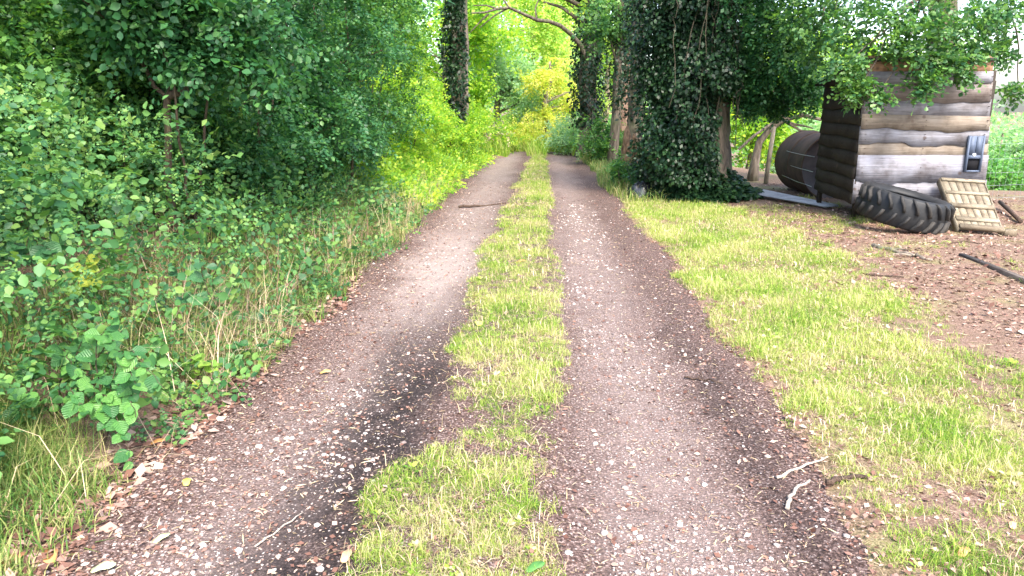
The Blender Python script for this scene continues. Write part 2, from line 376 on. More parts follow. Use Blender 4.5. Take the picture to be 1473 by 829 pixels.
# ------------------------------------------------------------------ leaf and spray builders (numpy)
LEAF_A = (np.array([(0,0,0), (-.30,.30,.07), (-.33,.62,.06), (0,1,-.04), (.33,.62,.06), (.30,.30,.07)], float),
          np.array([(0,3,2,1), (0,5,4,3)]))            # rounded leaf, two folded halves
LEAF_B = (np.array([(0,0,0), (-.34,.5,.09), (0,1,0), (.34,.5,.09)], float), np.array([(0,3,2,1)]))   # small far leaf
LEAF_L = (np.array([(0,0,0), (-.16,.35,.04), (-.12,.7,.03), (0,1,-.06), (.12,.7,.03), (.16,.35,.04)], float),
          np.array([(0,3,2,1), (0,5,4,3)]))            # narrow leaf
# lobed outline in the manner of oak: more corners
LEAF_O = (np.array([(0,0,0), (-.13,.22,.03), (-.30,.42,.06), (-.20,.52,.04), (-.36,.74,.06), (0,1,-.03),
                    (.36,.74,.06), (.20,.52,.04), (.30,.42,.06), (.13,.22,.03)], float),
          np.array([(0,5,2,1), (5,4,3,2), (0,9,8,5), (5,8,7,6)]))

def frames(D, up, tilt, r=rng):
    """rotation matrices (n,3,3) with columns side, dir, normal"""
    D = D/(np.linalg.norm(D, axis=1)[:, None]+1e-9)
    U = up+tilt*r.normal(size=D.shape)
    S = np.cross(D, U); S /= np.linalg.norm(S, axis=1)[:, None]+1e-9
    Nn = np.cross(S, D)
    return np.stack([S, D, Nn], -1)
def scatter(tmpl, P, M, S):
    """copies of a template at P (n,3) with frames M (n,3,3), sizes S (n,)"""
    tv, tq = tmpl; n = len(P); k = len(tv)
    V = np.einsum('nij,kj->nki', M, tv)*np.asarray(S).reshape(n, -1, 1)[:, :1]+P[:, None]
    Q = tq[None]+(np.arange(n)*k)[:, None, None]
    return V.reshape(-1, 3), Q.reshape(-1, tq.shape[1])
def spray_templates(leaf, n_leaf=9, size=.16, spread=55, count=5, flat=.35, seed=1, opp=False):
    """unit-length leafy twigs"""
    r = np.random.default_rng(seed); out = []
    for c in range(count):
        Vs, Qs, k = [], [], 0
        for i in range(n_leaf):
            t = (i+.6)/n_leaf
            p = np.array([.05*sin(5*t+c), t, -.10*t*t])
            side = 1 if i % 2 else -1
            a = radians(spread*(1-.75*(i == n_leaf-1)))*side*(.7+.5*r.random())
            d = np.array([[sin(a), cos(a), .25*r.normal()]])
            M = frames(d, np.array([[0, 0, 1.0]]), flat, r)
            v, q = scatter(leaf, p[None], M, np.array([size*(.7+.55*r.random())*(1-.25*t)]))
            Vs.append(v); Qs.append(q+k); k += len(v)
        out.append((np.vstack(Vs), np.vstack(Qs)))
    return out
SP_A = spray_templates(LEAF_A, 9, .24, 60, 6, .45, 1)
SP_B = spray_templates(LEAF_B, 10, .25, 60, 6, .5, 2)
SP_O = spray_templates(LEAF_O, 9, .30, 65, 6, .5, 3)
SP_L = spray_templates(LEAF_L, 11, .26, 55, 6, .4, 4)

def spray_mesh(sps, P, D, S, up=(0, 0, 1), tilt=.45, parts=None):
    """mesh arrays of many sprays"""
    n = len(P); which = rng.integers(0, len(sps), n); M = frames(D, np.array([up], float), tilt)
    Vs, Qs, k = [], [], 0
    for c in range(len(sps)):
        s = which == c
        if not s.any(): continue
        v, q = scatter(sps[c], P[s], M[s], S[s]); Vs.append(v); Qs.append(q+k); k += len(v)
    return np.vstack(Vs), np.vstack(Qs)

def unit(n):
    v = rng.normal(size=(n, 3)); return v/np.linalg.norm(v, axis=1)[:, None]
def wander(a, b, n, amp, sag=0.0):
    a = np.asarray(a, float); b = np.asarray(b, float); t = np.linspace(0, 1, n)[:, None]
    P = a+(b-a)*t; L = np.linalg.norm(b-a)
    w = np.cumsum(rng.normal(size=(n, 3)), 0)*amp*L/n**.5; w -= w[0]+(w[-1]-w[0])*t
    P = P+w; P[:, 2] += sag*L*np.sin(np.linspace(0, pi, n)); return P

def crown_arrays(clumps, sps, sp_len, per, droop=.25, out=.8, tilt=.5):
    """clumps: list of (centre, radius); sprays fill each clump, pointing outwards and hanging a little"""
    Ps, Ds, Ss = [], [], []
    for c, r in clumps:
        r = np.asarray(r, float)*np.ones(3)
        n = int(per*(.75+.5*rng.random()))
        u = unit(n); rad = (rng.random(n)**.5)[:, None]
        p = np.asarray(c)+u*r*rad
        d = out*u*np.array([1, 1, .6])+rng.normal(size=(n, 3))*.45; d[:, 2] -= droop
        Ps.append(p-d*sp_len*.3); Ds.append(d); Ss.append(sp_len*(.7+.6*rng.random(n)))
    return spray_mesh(sps, np.vstack(Ps), np.vstack(Ds), np.concatenate(Ss), tilt=tilt)

def ellipsoid_clumps(c, R, n, rc, shell=.55, zmin=None):
    out = []
    for i in range(n):
        u = unit(1)[0]; t = (shell+(1-shell)*rng.random())
        p = np.array(c)+u*np.array(R)*t
        if zmin is not None and p[2] < zmin: p[2] = zmin+.2*rng.random()
        out.append((p, rc*(.7+.6*rng.random())))
    return out

def make_tree(name, label, x, y, h, r, clumps, leaf, bark, sps, sp_len, per, group=None, cat='tree', lean=(0, 0), path=None,
              limb_r=.3, multi=1, limbs=True, droop=.25, tilt=.5, n_limb=None, extra=None, tsides=10):
    z0 = float(gz(x, y)); t = thing(name, label, cat, (x, y, z0), group)
    mb = MB(); B = np.array([x, y, z0]); stems = []
    for k in range(multi):
        if path is not None: P = np.array(path, float)
        else:
            a = rng.random()*2*pi; sp = 0 if multi == 1 else .12*h
            b0 = B+np.array([cos(a), sin(a), 0])*(0 if multi == 1 else .15)
            P = wander(b0+np.array([0, 0, -.12]), B+np.array([lean[0]+sp*cos(a), lean[1]+sp*sin(a), h*(.85 if multi == 1 else .55+.3*rng.random())]), 14, .05)
        tt = np.linspace(0, 1, len(P))
        R = r*(1-.72*tt)*(1+.55*np.exp(-tt*len(P)*.55)*(1 if multi == 1 else .2))
        mb.tube(P-B, R, tsides if multi == 1 else 6, True, .18); stems.append((P, R))
    cl = list(clumps)
    if limbs:
        sel = cl if n_limb is None else cl[:n_limb]
        for c, rc in sel:
            P, R = stems[rng.integers(0, len(stems))]
            zt = c[2]-.35*abs(np.hypot(c[0]-P[-1][0], c[1]-P[-1][1]))-.2
            i = int(np.clip(np.searchsorted(P[:, 2], zt), 1, len(P)-2))
            L = wander(P[i], c, 8, .07, .06)
            mb.tube(L-B, np.linspace(min(R[i]*.6, max(limb_r*R[i]*1.2, .012)), .006+.02*r, 8), 5, False)
    if extra: extra(mb, B)
    mb.build('trunk', bark, t, True)
    V, Q = crown_arrays(cl, sps, sp_len, per, droop, .8, tilt)
    c = link('crown', raw_mesh('crown', V-B, Q), LM[leaf], t); c['kind'] = 'stuff'
    return t

# ================================================================== SETTING
def axis_vals(fine_lo, fine_hi, step, far_lo, far_hi, k=22):
    a = np.arange(fine_lo, fine_hi+step/2, step)
    lo = fine_lo-np.geomspace(step*1.5, fine_lo-far_lo, k)[::-1]; hi = fine_hi+np.geomspace(step*1.5, far_hi-fine_hi, k)
    return np.concatenate([lo, a, hi])
def sheet(name, xs, ys, zf):
    X, Y = np.meshgrid(xs, ys); Z = zf(X, Y); n = len(xs); m = len(ys)
    i, j = np.meshgrid(np.arange(m-1), np.arange(n-1), indexing='ij'); a = i*n+j
    Q = np.stack([a, a+1, a+n+1, a+n], -1).reshape(-1, 4)
    return raw_mesh(name, np.stack([X, Y, Z], -1).reshape(-1, 3), Q, None, True)
GROUND = ground_material()
structure(link('ground', sheet('ground', axis_vals(-7, 9, .17, -500, 500), axis_vals(-1, 28, .19, -60, 700), gz), GROUND),
          'brown litter covered ground of the wood edge and clearing')
xs = np.arange(-1.95, 1.55, .04); ys = np.concatenate([np.arange(-.8, 8, .045), np.arange(8, 27.6, .10)])
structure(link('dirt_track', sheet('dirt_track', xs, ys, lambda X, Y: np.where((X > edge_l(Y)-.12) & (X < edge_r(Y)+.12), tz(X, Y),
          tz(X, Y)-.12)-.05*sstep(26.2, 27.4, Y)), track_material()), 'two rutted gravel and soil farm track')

# ================================================================== HUT
HX0, HY = 4.30, 10.30
def wavy(n, amp, s): 
    t = np.linspace(0, 1, n); ph = rng.random(4)*6.28
    w = sum(np.sin(t*f*6.28+ph[i])*a for i, (f, a) in enumerate(((1.1, .5), (2.6, .3), (5.3, .18), (9.7, .10))))
    for _ in range(2):                                     # a bump where a side branch grew
        c = rng.random(); w += (rng.random()-.3)*1.1*np.exp(-((t-c)/.035)**2)
    return w*amp
def waney_board(x0, x1, ztop, zbot, thick, lap, amp, n=18, skew=0.0):
    """board in the plane y=0 facing -y: lower edge as grown, tilted so the foot stands proud"""
    t = np.linspace(0, 1, n); X = x0+(x1-x0)*t
    zt = np.full(n, ztop)-skew*t; zb = zbot+wavy(n, amp, 0)-skew*t
    mb = MB()
    F0 = np.stack([X, np.full(n, -thick*.75), zt], -1); F1 = np.stack([X, np.full(n, -thick-lap), zb], -1)
    B0 = np.stack([X, np.zeros(n), zt], -1); B1 = np.stack([X, np.full(n, -lap), zb], -1)
    V = np.vstack([F0, F1, B0, B1]); Q = []
    for i in range(n-1):
        Q += [(i, n+i, n+i+1, i+1), (n+i, 3*n+i, 3*n+i+1, n+i+1), (2*n+i, i, i+1, 2*n+i+1), (3*n+i, 2*n+i, 2*n+i+1, 3*n+i+1)]
    Q += [(0, 2*n, 3*n, n), (n-1, 2*n-1, 4*n-1, 3*n-1)]
    mb.add(V, Q); return mb
hut = thing('chicken_hut', 'raised hen hut clad in grey waney edged boards under the oak branches', 'hut', (HX0, HY, 0))
ypx = [84, 107, 121, 146, 168, 186, 208, 227, 262, 292]
mats = [W_ORANGE, W_GREY, W_BROWN, W_GREY, W_TAN, W_GREY, W_TAN, W_WHITE, W_GREY]
zb = [AT(1320, p, HY).z for p in ypx]
for i in range(9):
    zt, zl = zb[i], zb[i+1]
    x1 = 1.735-.085*((zt+zl)/2-.3)
    mb = waney_board(-.02-.02*rng.random(), x1, zt+.035, zl, .014, .006, .030 if i not in (5, 6, 7) else .045, 34, (.0, .0, .01, .01, .03, .0, .02, -.005, 0)[i])
    b = mb.build('board', mats[i], hut); b.location = (0, -.006*((i*5) % 3)-.001*i, 0)
nm_ = plain('rusty_nail', (.05,.03,.022), .7, .4)
for i in range(1, 9):
    nl = MB(); zc = (zb[i]+zb[i+1])/2
    for xn in (.05, .82, 1.60):
        for dz in (-.035, .035): nl.tube([(xn+.01*rng.normal(), -.050, zc+dz), (xn, -.015, zc+dz)], .0045, 6)
    nl.build('nails', nm_, hut)['kind'] = 'stuff'
HD = 1.42                                                   # depth of the hut
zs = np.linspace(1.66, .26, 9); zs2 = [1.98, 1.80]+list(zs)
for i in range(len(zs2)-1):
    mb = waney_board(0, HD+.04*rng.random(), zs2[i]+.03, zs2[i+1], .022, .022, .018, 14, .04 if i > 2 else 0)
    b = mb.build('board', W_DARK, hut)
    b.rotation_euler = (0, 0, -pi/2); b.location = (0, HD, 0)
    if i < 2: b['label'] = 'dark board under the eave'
fr = MB()
for (x, y) in ((.012, .012), (1.60, .012), (.012, HD-.07), (1.60, HD-.07)): fr.box((x, y, -.05), (x+.06, y+.06, 1.82 if y > .5 else 1.98))
fr.box((.08, .03, .28), (1.60, HD-.03, .32))
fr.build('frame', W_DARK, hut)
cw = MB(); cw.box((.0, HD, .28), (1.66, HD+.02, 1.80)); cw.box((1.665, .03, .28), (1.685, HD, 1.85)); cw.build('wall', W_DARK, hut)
rf = MB(); Mr = Matrix.Translation((0, -.12, 2.12)) @ Matrix.Rotation(radians(-9.5), 4, 'X')
rf.box((-.10, .06, -.01), (1.60, HD+.35, .025), Mr); roof = rf.build('roof', ROOFM, hut)
# pop door on the right of the front
dx0 = AT(1385, 230, HY).x-HX0; dx1 = AT(1408, 230, HY).x-HX0
zt_, zm_, zb_ = AT(1396, 195, HY).z, AT(1396, 226, HY).z, AT(1396, 247, HY).z
door = MB()
for a, b in ((dx0, dx0+.022), (dx1-.022, dx1)): door.box((a, -.085, zb_), (b, -.04, zt_))
door.box((dx0+.022, -.085, zb_), (dx1-.022, -.04, zb_+.022)); dfr = door.build('door_frame', DOORM, hut)
pn = MB(); mid_ = (dx0+dx1)/2
pn.box((dx0+.022, -.080, zm_+.03), (mid_-.004, -.058, zt_-.004)); pn.box((mid_+.004, -.080, zm_+.03), (dx1-.022, -.058, zt_-.004))
pn.box((dx0+.022, -.078, zm_-.02), (dx1-.022, -.060, zm_+.028)); panel = pn.build('sliding_door', DOORM, dfr)
hp = [(0, -.022)]+[(.026*(sin(a)**3)*.9, .022*(.81*cos(a)-.31*cos(2*a)-.12*cos(3*a))) for a in np.linspace(pi*.97, -pi*.97, 22)]
ht = MB(); hc = (mid_-.01, zm_+.035)
HV = [(hc[0]+p[0], -.084, hc[1]+p[1]) for p in hp[1:]]+[(hc[0]+p[0], -.079, hc[1]+p[1]) for p in hp[1:]]
k = len(hp)-1; HV.append((hc[0], -.084, hc[1]))
ht.add(HV, [(i, (i+1) % k, k+(i+1) % k, k+i) for i in range(k)], [(2*k, (i+1) % k, i) for i in range(k)])
ht.build('heart', WHITEM, panel)['label'] = 'small white heart'
op = MB(); op.box((dx0+.022, -.056, zb_+.022), (dx1-.022, -.050, zm_-.02)); op.build('opening', HOLEM, dfr)

# ramp leaning on the hut
ramp_t = thing('hen_ramp', 'wooden slatted hen ramp leaning against the hut below the little door', 'ramp', (5.3, 9.5, 0))
A0 = Vector(AT(1352, 259, 10.19)); A1 = Vector(AT(1413, 263, 10.19)); bl = G(1380, 331, .03); br = G(1441, 336, .03)
B0 = Vector((bl[0], bl[1], .02)); B1 = Vector((br[0], br[1], .02))
def rp(u, v, w=0.0):
    p = A0.lerp(A1, u).lerp(B0.lerp(B1, u), v); nrm = (B0-A0).cross(A1-A0).normalized()
    if nrm.z < 0: nrm = -nrm
    return p+nrm*w-Vector((5.3, 9.5, 0))
def rpiece(name, u0, u1, v0, v1, w0, w1, m):
    V = [rp(u, v, w) for w in (w0, w1) for u, v in ((u0, v0), (u1, v0), (u1, v1), (u0, v1))]
    mb = MB(); mb.add([tuple(v) for v in V], [(0,3,2,1),(4,5,6,7),(0,1,5,4),(1,2,6,5),(2,3,7,6),(3,0,4,7)]); return mb.build(name, m, ramp_t)
for i in range(6): rpiece('plank', i/6+.008, (i+1)/6-.008, .0+.01*rng.random(), .985-.015*rng.random(), .0, .02, W_RAMP)
for v, hgt in ((.03, .030), (.29, .026), (.555, .034), (.80, .026), (.965, .045)):
    rpiece('batten', -.01, 1.01 if v < .9 else 1.02, v-.022-.01*(v > .5), v+.022+.012*(v > .5), .0205, .0205+hgt, W_RAMP)
rpiece('side_rail', -.035, -.012, 0, .99, -.06, .03, W_RAMP); rpiece('side_rail', 1.012, 1.035, 0, .99, -.06, .03, W_RAMP)
ft = MB(); ft.box((br[0]-5.3+.03, br[1]-9.5-.02, -.02), (br[0]-5.3+.17, br[1]-9.5+.07, .075)); 
tag(ft.build('wood_block', W_RAMP), 'small wooden block at the foot of the hen ramp', 'block').location = (5.3, 9.5, 0)

# tractor tyre
def tyre():
    R, W = .64, .46
    t = thing('tractor_tyre', 'old black tractor tyre with chunky lugs lying tilted against the hut', 'tyre', (4.63, 9.58, .0))
    prof = [(.40, -.17), (.42, -.20), (.50, -.225), (.575, -.22), (.605, -.19), (.615, 0), (.605, .19), (.575, .22), (.50, .225), (.42, .20), (.40, .17), (.385, .15),
            (.43, .13), (.54, .10), (.56, 0), (.54, -.10), (.43, -.13), (.385, -.15)]
    n = 48; k = len(prof); V = []; Q = []
    for i in range(n):
        a = 2*pi*i/n
        for (rr, z) in prof: V.append((rr*cos(a), rr*sin(a), z))
    for i in range(n):
        for j in range(k): Q.append((i*k+j, i*k+(j+1) % k, ((i+1) % n)*k+(j+1) % k, ((i+1) % n)*k+j))
    # lies on its side, left end propped up: tip about the y axis, a little towards the viewer too
    M = Matrix.Rotation(radians(12), 4, 'Y') @ Matrix.Rotation(radians(6), 4, 'X')
    M = Matrix.Translation((0, 0, .265)) @ M @ Matrix.Scale(.86, 4)
    mb = MB(); mb.add([tuple(M @ Vector(v)) for v in V], Q); mb.build('carcass', RUBBER, t, True)
    nl = 22
    for i in range(nl):
        for s in (-1, 1):
            a0 = 2*pi*(i+(.5 if s > 0 else 0))/nl
            lv = []
            for (q, da) in ((.02, .15), (.10, .11), (.175, .03), (.222, -.02)):     # slanting bar from the centre to the shoulder
                rb = .606 if q < .18 else (.585 if q < .2 else .555); rt = .655 if q < .18 else (.64 if q < .2 else .60)
                for w in (-.038, .038):
                    for rr in (rb, rt):
                        a = a0+da+w*(1 if rr == rb else .72); lv.append((rr*cos(a), rr*sin(a), s*q))
            Q = []
            for j in range(3):
                b = j*4; c = b+4
                Q += [(b+1, b+3, c+3, c+1), (b, b+1, c+1, c), (b+3, b+2, c+2, c+3)]
            Q += [(0, 2, 3, 1), (12, 13, 15, 14)]
            if s < 0: Q = [q[::-1] for q in Q]
            mb = MB(); mb.add([tuple(M @ Vector(v)) for v in lv], Q); mb.build('tread_lug', RUBBER_D, t)
tyre()

# rusty tank lying behind the hut
def tank():
    R, L = .55, 1.5; t = thing('steel_tank', 'dark rusty round steel tank lying behind the hut', 'tank', (4.92, 12.65, 0))
    n = 40; mb = MB(); ysv = [0, .012, .35, .7, 1.05, L]; th = np.arange(n)*2*pi/n
    V = np.concatenate([np.stack([R*np.cos(th), np.full(n, y), R*np.sin(th)+.53], -1) for y in ysv]); Q = []
    for i in range(len(ysv)-1):
        for j in range(n): Q.append((i*n+j, i*n+(j+1) % n, (i+1)*n+(j+1) % n, (i+1)*n+j))
    mb.add(V, Q); mb.build('shell', TANKM, t, True)
    for ye, s in ((.03, -1), (L-.01, 1)):
        e = MB(); rings = [(R-.012, 0), (R*.9, .05), (R*.6, .10), (R*.25, .12)]
        if s < 0: rings = [(r_, -d*.9) for r_, d in rings]
        V = np.concatenate([np.stack([r_*np.cos(th), np.full(n, ye+s*d), r_*np.sin(th)+.53], -1) for r_, d in rings]+[np.array([[0, ye+s*rings[-1][1], .53]])]); Q = []; T = []
        for i in range(3):
            for j in range(n): Q.append((i*n+j, i*n+(j+1) % n, (i+1)*n+(j+1) % n, (i+1)*n+j))
        for j in range(n): T.append((3*n+j, 3*n+(j+1) % n, 4*n))
        e.add(V, Q, T); e.build('end_plate', TANKE, t, True)
    for yb in (.02, .75, L-.05):
        b = MB(); P = [(R*cos(a)*1.004, yb, R*sin(a)*1.004+.53) for a in np.linspace(0, 2*pi, 41)]; b.tube(P, .012, 5, False); b.build('rim', TANKM, t)
    f = MB(); f.tube([(.12, .5, 1.05), (.12, .5, 1.13)], .07, 12); f.build('filler_cap', TANKM, t)
    for yb in (.25, 1.15):
        c = MB(); c.box((-.35, yb, -.06), (.35, yb+.10, .045)); c.build('bearer', W_RAIL, t)
tank()

# corrugated sheet lying on the ground
def corrugated():
    a = Vector((3.36, 12.95, 0)); b = Vector((4.30, 11.35, 0)); d = (b-a).normalized(); s = Vector((d.y, -d.x, 0))
    t = MB(); nu, nv = 8, 60; V = []; L = (b-a).length; Wd = .34
    for lay in (0, -.004):
        for i in range(nu):
            for j in range(nv):
                u = i/(nu-1); v = j/(nv-1)
                p = a+d*(u*L)-s*(v*Wd)*(-1 if False else 1)
                z = .10-.06*u+.016*sin(v*8*2*pi)+.05*v*(1-u)+lay
                V.append((p.x, p.y, z))
    Q = []
    for l in (0, 1):
        o = l*nu*nv
        for i in range(nu-1):
            for j in range(nv-1): Q.append((o+i*nv+j, o+(i+1)*nv+j, o+(i+1)*nv+j+1, o+i*nv+j+1))
    k = nu*nv
    for i in range(nu-1): Q += [(i*nv, (i+1)*nv, k+(i+1)*nv, k+i*nv), (i*nv+nv-1, k+i*nv+nv-1, k+(i+1)*nv+nv-1, (i+1)*nv+nv-1)]
    for j in range(nv-1): Q += [(j, j+1, k+j+1, k+j)]
    t.add(V, Q); o = t.build('corrugated_sheet', SHEETM, None, True)
    tag(o, 'grey corrugated metal sheet lying on the ground left of the hut', 'metal sheet')
corrugated()

# fence: post and wires to the hut corner, and netting on the right
post_xy = (4.52, 15.0); pz = float(gz(*post_xy))
f1 = thing('wire_fence', 'wire fence with a leaning wooden post between the leaning tree and the tank', 'fence', (post_xy[0], post_xy[1], pz))
mb = MB(); mb.tube([(-.03, 0, -.2), (0, 0, .5), (.05, 0, 1.12)], [.05, .047, .043], 8, True, .1); mb.build('post', POSTM, f1, True)
for z0, z1 in ((.30, .30), (.54, .53), (.78, .76)):
    P = wander((.02, -.06, z0), (HX0-.07-post_xy[0], HY+HD+.02-post_xy[1], z1-pz), 9, .004, -.01); m = MB(); m.tube(P, .004, 4, False); m.build('wire', WIREM, f1)
f2 = thing('wire_net_fence', 'wire netting fence running off behind the right side of the hut', 'fence', (6.05, 11.8, 0))
for k, (px_, py_) in enumerate(((0, .05), (2.3, .55), (4.6, 1.1))):
    zz = float(gz(6.05+px_, 11.8+py_)); m = MB(); m.tube([(px_, py_, zz-.2), (px_+.01, py_, zz+1.15)], [.04, .036], 8, True, .1); m.build('post', POSTM, f2, True)
for z_ in (.10, .30, .50, .72, .95):
    P = np.array([(x_, .05+x_*.228, z_+float(gz(6.05+x_, 11.85+x_*.228))-.015*sin(x_/2.3*pi)**2) for x_ in np.linspace(0, 4.6, 12)]); m = MB(); m.tube(P, .0022, 4, False); m.build('wire', WIREM, f2)
m = MB()
for x_ in np.arange(.08, 4.6, .10):
    z_ = float(gz(6.05+x_, 11.85+x_*.228)); m.tube([(x_, .05+x_*.228, z_+.05), (x_+.004, .05+x_*.228, z_+.95)], .0018, 3, False)
m.build('net_mesh', WIREM, f2)['kind'] = 'stuff'

# ================================================================== BIG TREES ON THE RIGHT
def ivy_on(path, R, n, spread, size, t, B, zlo=0, name='ivy', mat='ivy', ang=None, leaf=LEAF_B):
    """ivy leaves hanging round a trunk"""
    path = np.asarray(path, float); s = rng.random(n); idx = s*(len(path)-1); i = np.clip(idx.astype(int), 0, len(path)-2); f = (idx-i)[:, None]
    P = path[i]*(1-f)+path[i+1]*f; rr = np.interp(idx, np.arange(len(path)), R)
    th = rng.random(n)*2*pi if ang is None else ang[0]+(ang[1]-ang[0])*rng.random(n)
    lump = .1+2.0*sstep(.3, .75, fbm(th*1.7+3, P[:, 2]*1.5, 31))
    off = spread*rng.random(n)**.7*lump
    O = np.stack([np.cos(th), np.sin(th), np.zeros(n)], -1)
    P = P+O*(rr+off)[:, None]
    D = np.stack([.6*rng.normal(size=n), .6*rng.normal(size=n), -.8+.5*rng.normal(size=n)], -1)+O*.4
    U = O+.5*np.array([0, 0, 1]); M = frames(D, U, .8)
    V, Q = scatter(leaf, P, M, size*(.6+.8*rng.random(n)))
    k = V[:, 2] > zlo
    o = link(name, raw_mesh(name, V-B, Q), LM[mat], t); o['kind'] = 'stuff'; return o

def vines(t, B, specs):
    for (P, r_) in specs:
        m = MB(); m.tube(np.asarray(P)-B, r_, 5, False); m.build('vine', VINE, t)

# the big ivy-smothered tree
bx, by = 2.78, 12.9; b0 = float(gz(bx, by)); B = np.array([bx, by, b0])
big = thing('ivy_tree', 'huge ivy smothered tree trunk with hanging vines standing beside the track', 'tree', tuple(B))
tp = np.array([(bx, by, b0-.15), (bx, by, b0+.15), (bx-.01, by, b0+.5), (bx-.03, by, b0+1.2), (bx-.05, by, b0+2.2), (bx, by, b0+3.4), (bx+.05, by, b0+5), (bx, by, b0+8)])
tR = np.array([.66, .56, .47, .42, .41, .42, .40, .3])
mb = MB(); PP = np.array([[np.interp(q, np.arange(8), tp[:, k]) for k in range(3)] for q in np.linspace(0, 7, 40)]); RR = np.interp(np.linspace(0, 7, 40), np.arange(8), tR)
th = np.arange(28)*2*pi/28
Vt = []
for i in range(40):
    rr = RR[i]*(1+.10*np.sin(th*5+1)*np.exp(-(PP[i][2]-b0)*.8)+.03*np.sin(th*13+PP[i][2]*2)+.03*rng.normal(size=28))
    Vt.append(np.stack([PP[i][0]+rr*np.cos(th), PP[i][1]+rr*np.sin(th), np.full(28, PP[i][2])], -1))
Q = [(i*28+j, i*28+(j+1) % 28, (i+1)*28+(j+1) % 28, (i+1)*28+j) for i in range(39) for j in range(28)]
mb.add(np.concatenate(Vt)-B, Q)
mb.tube(wander((bx-.2, by-.05, b0-.1), (bx-.85, by+.1, b0+4.5), 12, .03)-B, np.linspace(.26, .17, 12), 12, False, .1)
for e in ((bx+2.6, by-1.2, 4.4), (bx-2.0, by-.6, 5.4), (bx+1.0, by-2.2, 5.2), (bx+1.6, by+1.5, 5.5)):
    mb.tube(wander((bx, by, b0+3.0), e, 10, .05)-B, np.linspace(.16, .04, 10), 7, False)
mb.build('trunk', BARK, big, True)
vis = (radians(-215), radians(-38))                       # the right flank keeps its bare bark
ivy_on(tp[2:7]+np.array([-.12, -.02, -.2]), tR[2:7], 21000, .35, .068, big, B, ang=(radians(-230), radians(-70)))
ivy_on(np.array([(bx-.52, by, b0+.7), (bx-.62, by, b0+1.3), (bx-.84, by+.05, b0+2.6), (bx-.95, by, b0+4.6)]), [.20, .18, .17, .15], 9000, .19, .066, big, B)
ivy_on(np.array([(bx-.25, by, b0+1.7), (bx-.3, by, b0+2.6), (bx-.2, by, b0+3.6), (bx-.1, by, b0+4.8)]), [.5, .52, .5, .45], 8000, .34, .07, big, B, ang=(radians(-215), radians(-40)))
# ivy skirt at the foot
n = 4200; a = radians(-200)+radians(190)*rng.random(n); rr = .40+.62*rng.random(n)**.8; zz = .80*(1.1-rr)*rng.random(n)**.6
P = np.stack([bx-.12+rr*1.05*np.cos(a), by+rr*np.sin(a)*.9, b0+.03+np.maximum(zz, 0)], -1)
D = np.stack([np.cos(a)+.5*rng.normal(size=n), np.sin(a)+.5*rng.normal(size=n), -.3+.4*rng.normal(size=n)], -1)
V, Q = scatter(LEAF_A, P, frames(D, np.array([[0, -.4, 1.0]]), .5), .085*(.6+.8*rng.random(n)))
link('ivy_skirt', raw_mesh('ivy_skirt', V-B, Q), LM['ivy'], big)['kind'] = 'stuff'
vs_ = []
for k in range(9):
    x0 = bx-1.0+1.5*rng.random(); y0 = by-.72-.15*rng.random()+.25*abs(x0-bx+.2)
    z1 = 3.3+rng.random(); z0 = .6+1.6*rng.random()
    P = wander((x0, y0, z1), (x0+.3*rng.normal(), y0-.05, z0), 14, .045); vs_.append((P, .004+.004*rng.random()))
for k in range(4):
    x0 = bx-.9+1.3*rng.random(); P = wander((x0, by-.85, 1.4+1.4*rng.random()), (x0+.9*rng.normal(), by-.8, 3.6), 12, .12); vs_.append((P, .006))
vines(big, B, vs_)
cl = ellipsoid_clumps((bx+.4, by-.3, 5.2), (3.4, 2.6, 1.6), 18, .7, .5, 4.0)
V, Q = crown_arrays(cl, SP_B, .42, 85, .3); c = link('crown', raw_mesh('crown', V-B, Q), LM['oak'], big); c['kind'] = 'stuff'
# drooping leafy shoots between the trunk and the hut
cl = [(AT(u, v, Y), r_) for u, v, Y, r_ in ((1085, 35, 12.2, .45), (1100, 95, 12.4, .4), (1120, 60, 12.0, .5), (1080, 140, 12.6, .28), (1150, 30, 12, .5), (1140, 110, 12.5, .35), (1165, 130, 12.6, .25), (1068, 20, 12.3, .4), (1065, 80, 12.3, .3), (1072, 115, 12.4, .22), (1060, -30, 12.3, .5), (1110, -20, 12.2, .6), (1095, 130, 12.8, .25), (1120, 150, 13, .2))]
V, Q = crown_arrays(cl, SP_B, .30, 150, .5); c = link('foliage', raw_mesh('foliage', V-B, Q), LM['hedge'], big); c['kind'] = 'stuff'

# oak reaching over the hut
ox, oy = 6.9, 13.6
oak = [(AT(u, v, Y), r_) for u, v, Y, r_ in (
    (1200, 20, 10.6, .55), (1240, 50, 10.2, .45), (1290, 20, 10.2, .5), (1330, 50, 9.9, .40), (1370, 25, 10.2, .5), (1420, 40, 10.6, .42), (1455, 15, 10.4, .45),
    (1180, 70, 10.9, .40), (1215, 95, 9.95, .20), (1240, 120, 9.85, .13), (1225, 130, 9.9, .12), (1262, 138, 9.8, .08), (1335, 105, 9.8, .18), (1325, 125, 9.75, .13), (1350, 85, 9.8, .22), (1375, 90, 9.8, .16),
    (1300, 75, 9.9, .20), (1395, 70, 10.0, .22), (1160, 40, 11.2, .5), (1440, 75, 10.6, .2), (1465, 130, 11.5, .18), (1390, 110, 9.9, .09),
    (1270, -40, 10.5, .7), (1380, -60, 10.8, .8), (1180, -50, 11, .8), (1480, -40, 11, .8), (1320, -130, 11.5, .9), (1200, -140, 12, .9), (1460, -150, 12, 1.0))]
ot = make_tree('oak_tree', 'oak tree with leafy boughs hanging down over the hut roof', ox, oy, 7.5, .30, [], 'oak', BARK, SP_O, .3, 10, limbs=False) if False else None
zo = float(gz(ox, oy)); Bo = np.array([ox, oy, zo])
ot = thing('oak_tree', 'oak tree with leafy boughs hanging down over the hut roof', 'tree', tuple(Bo))
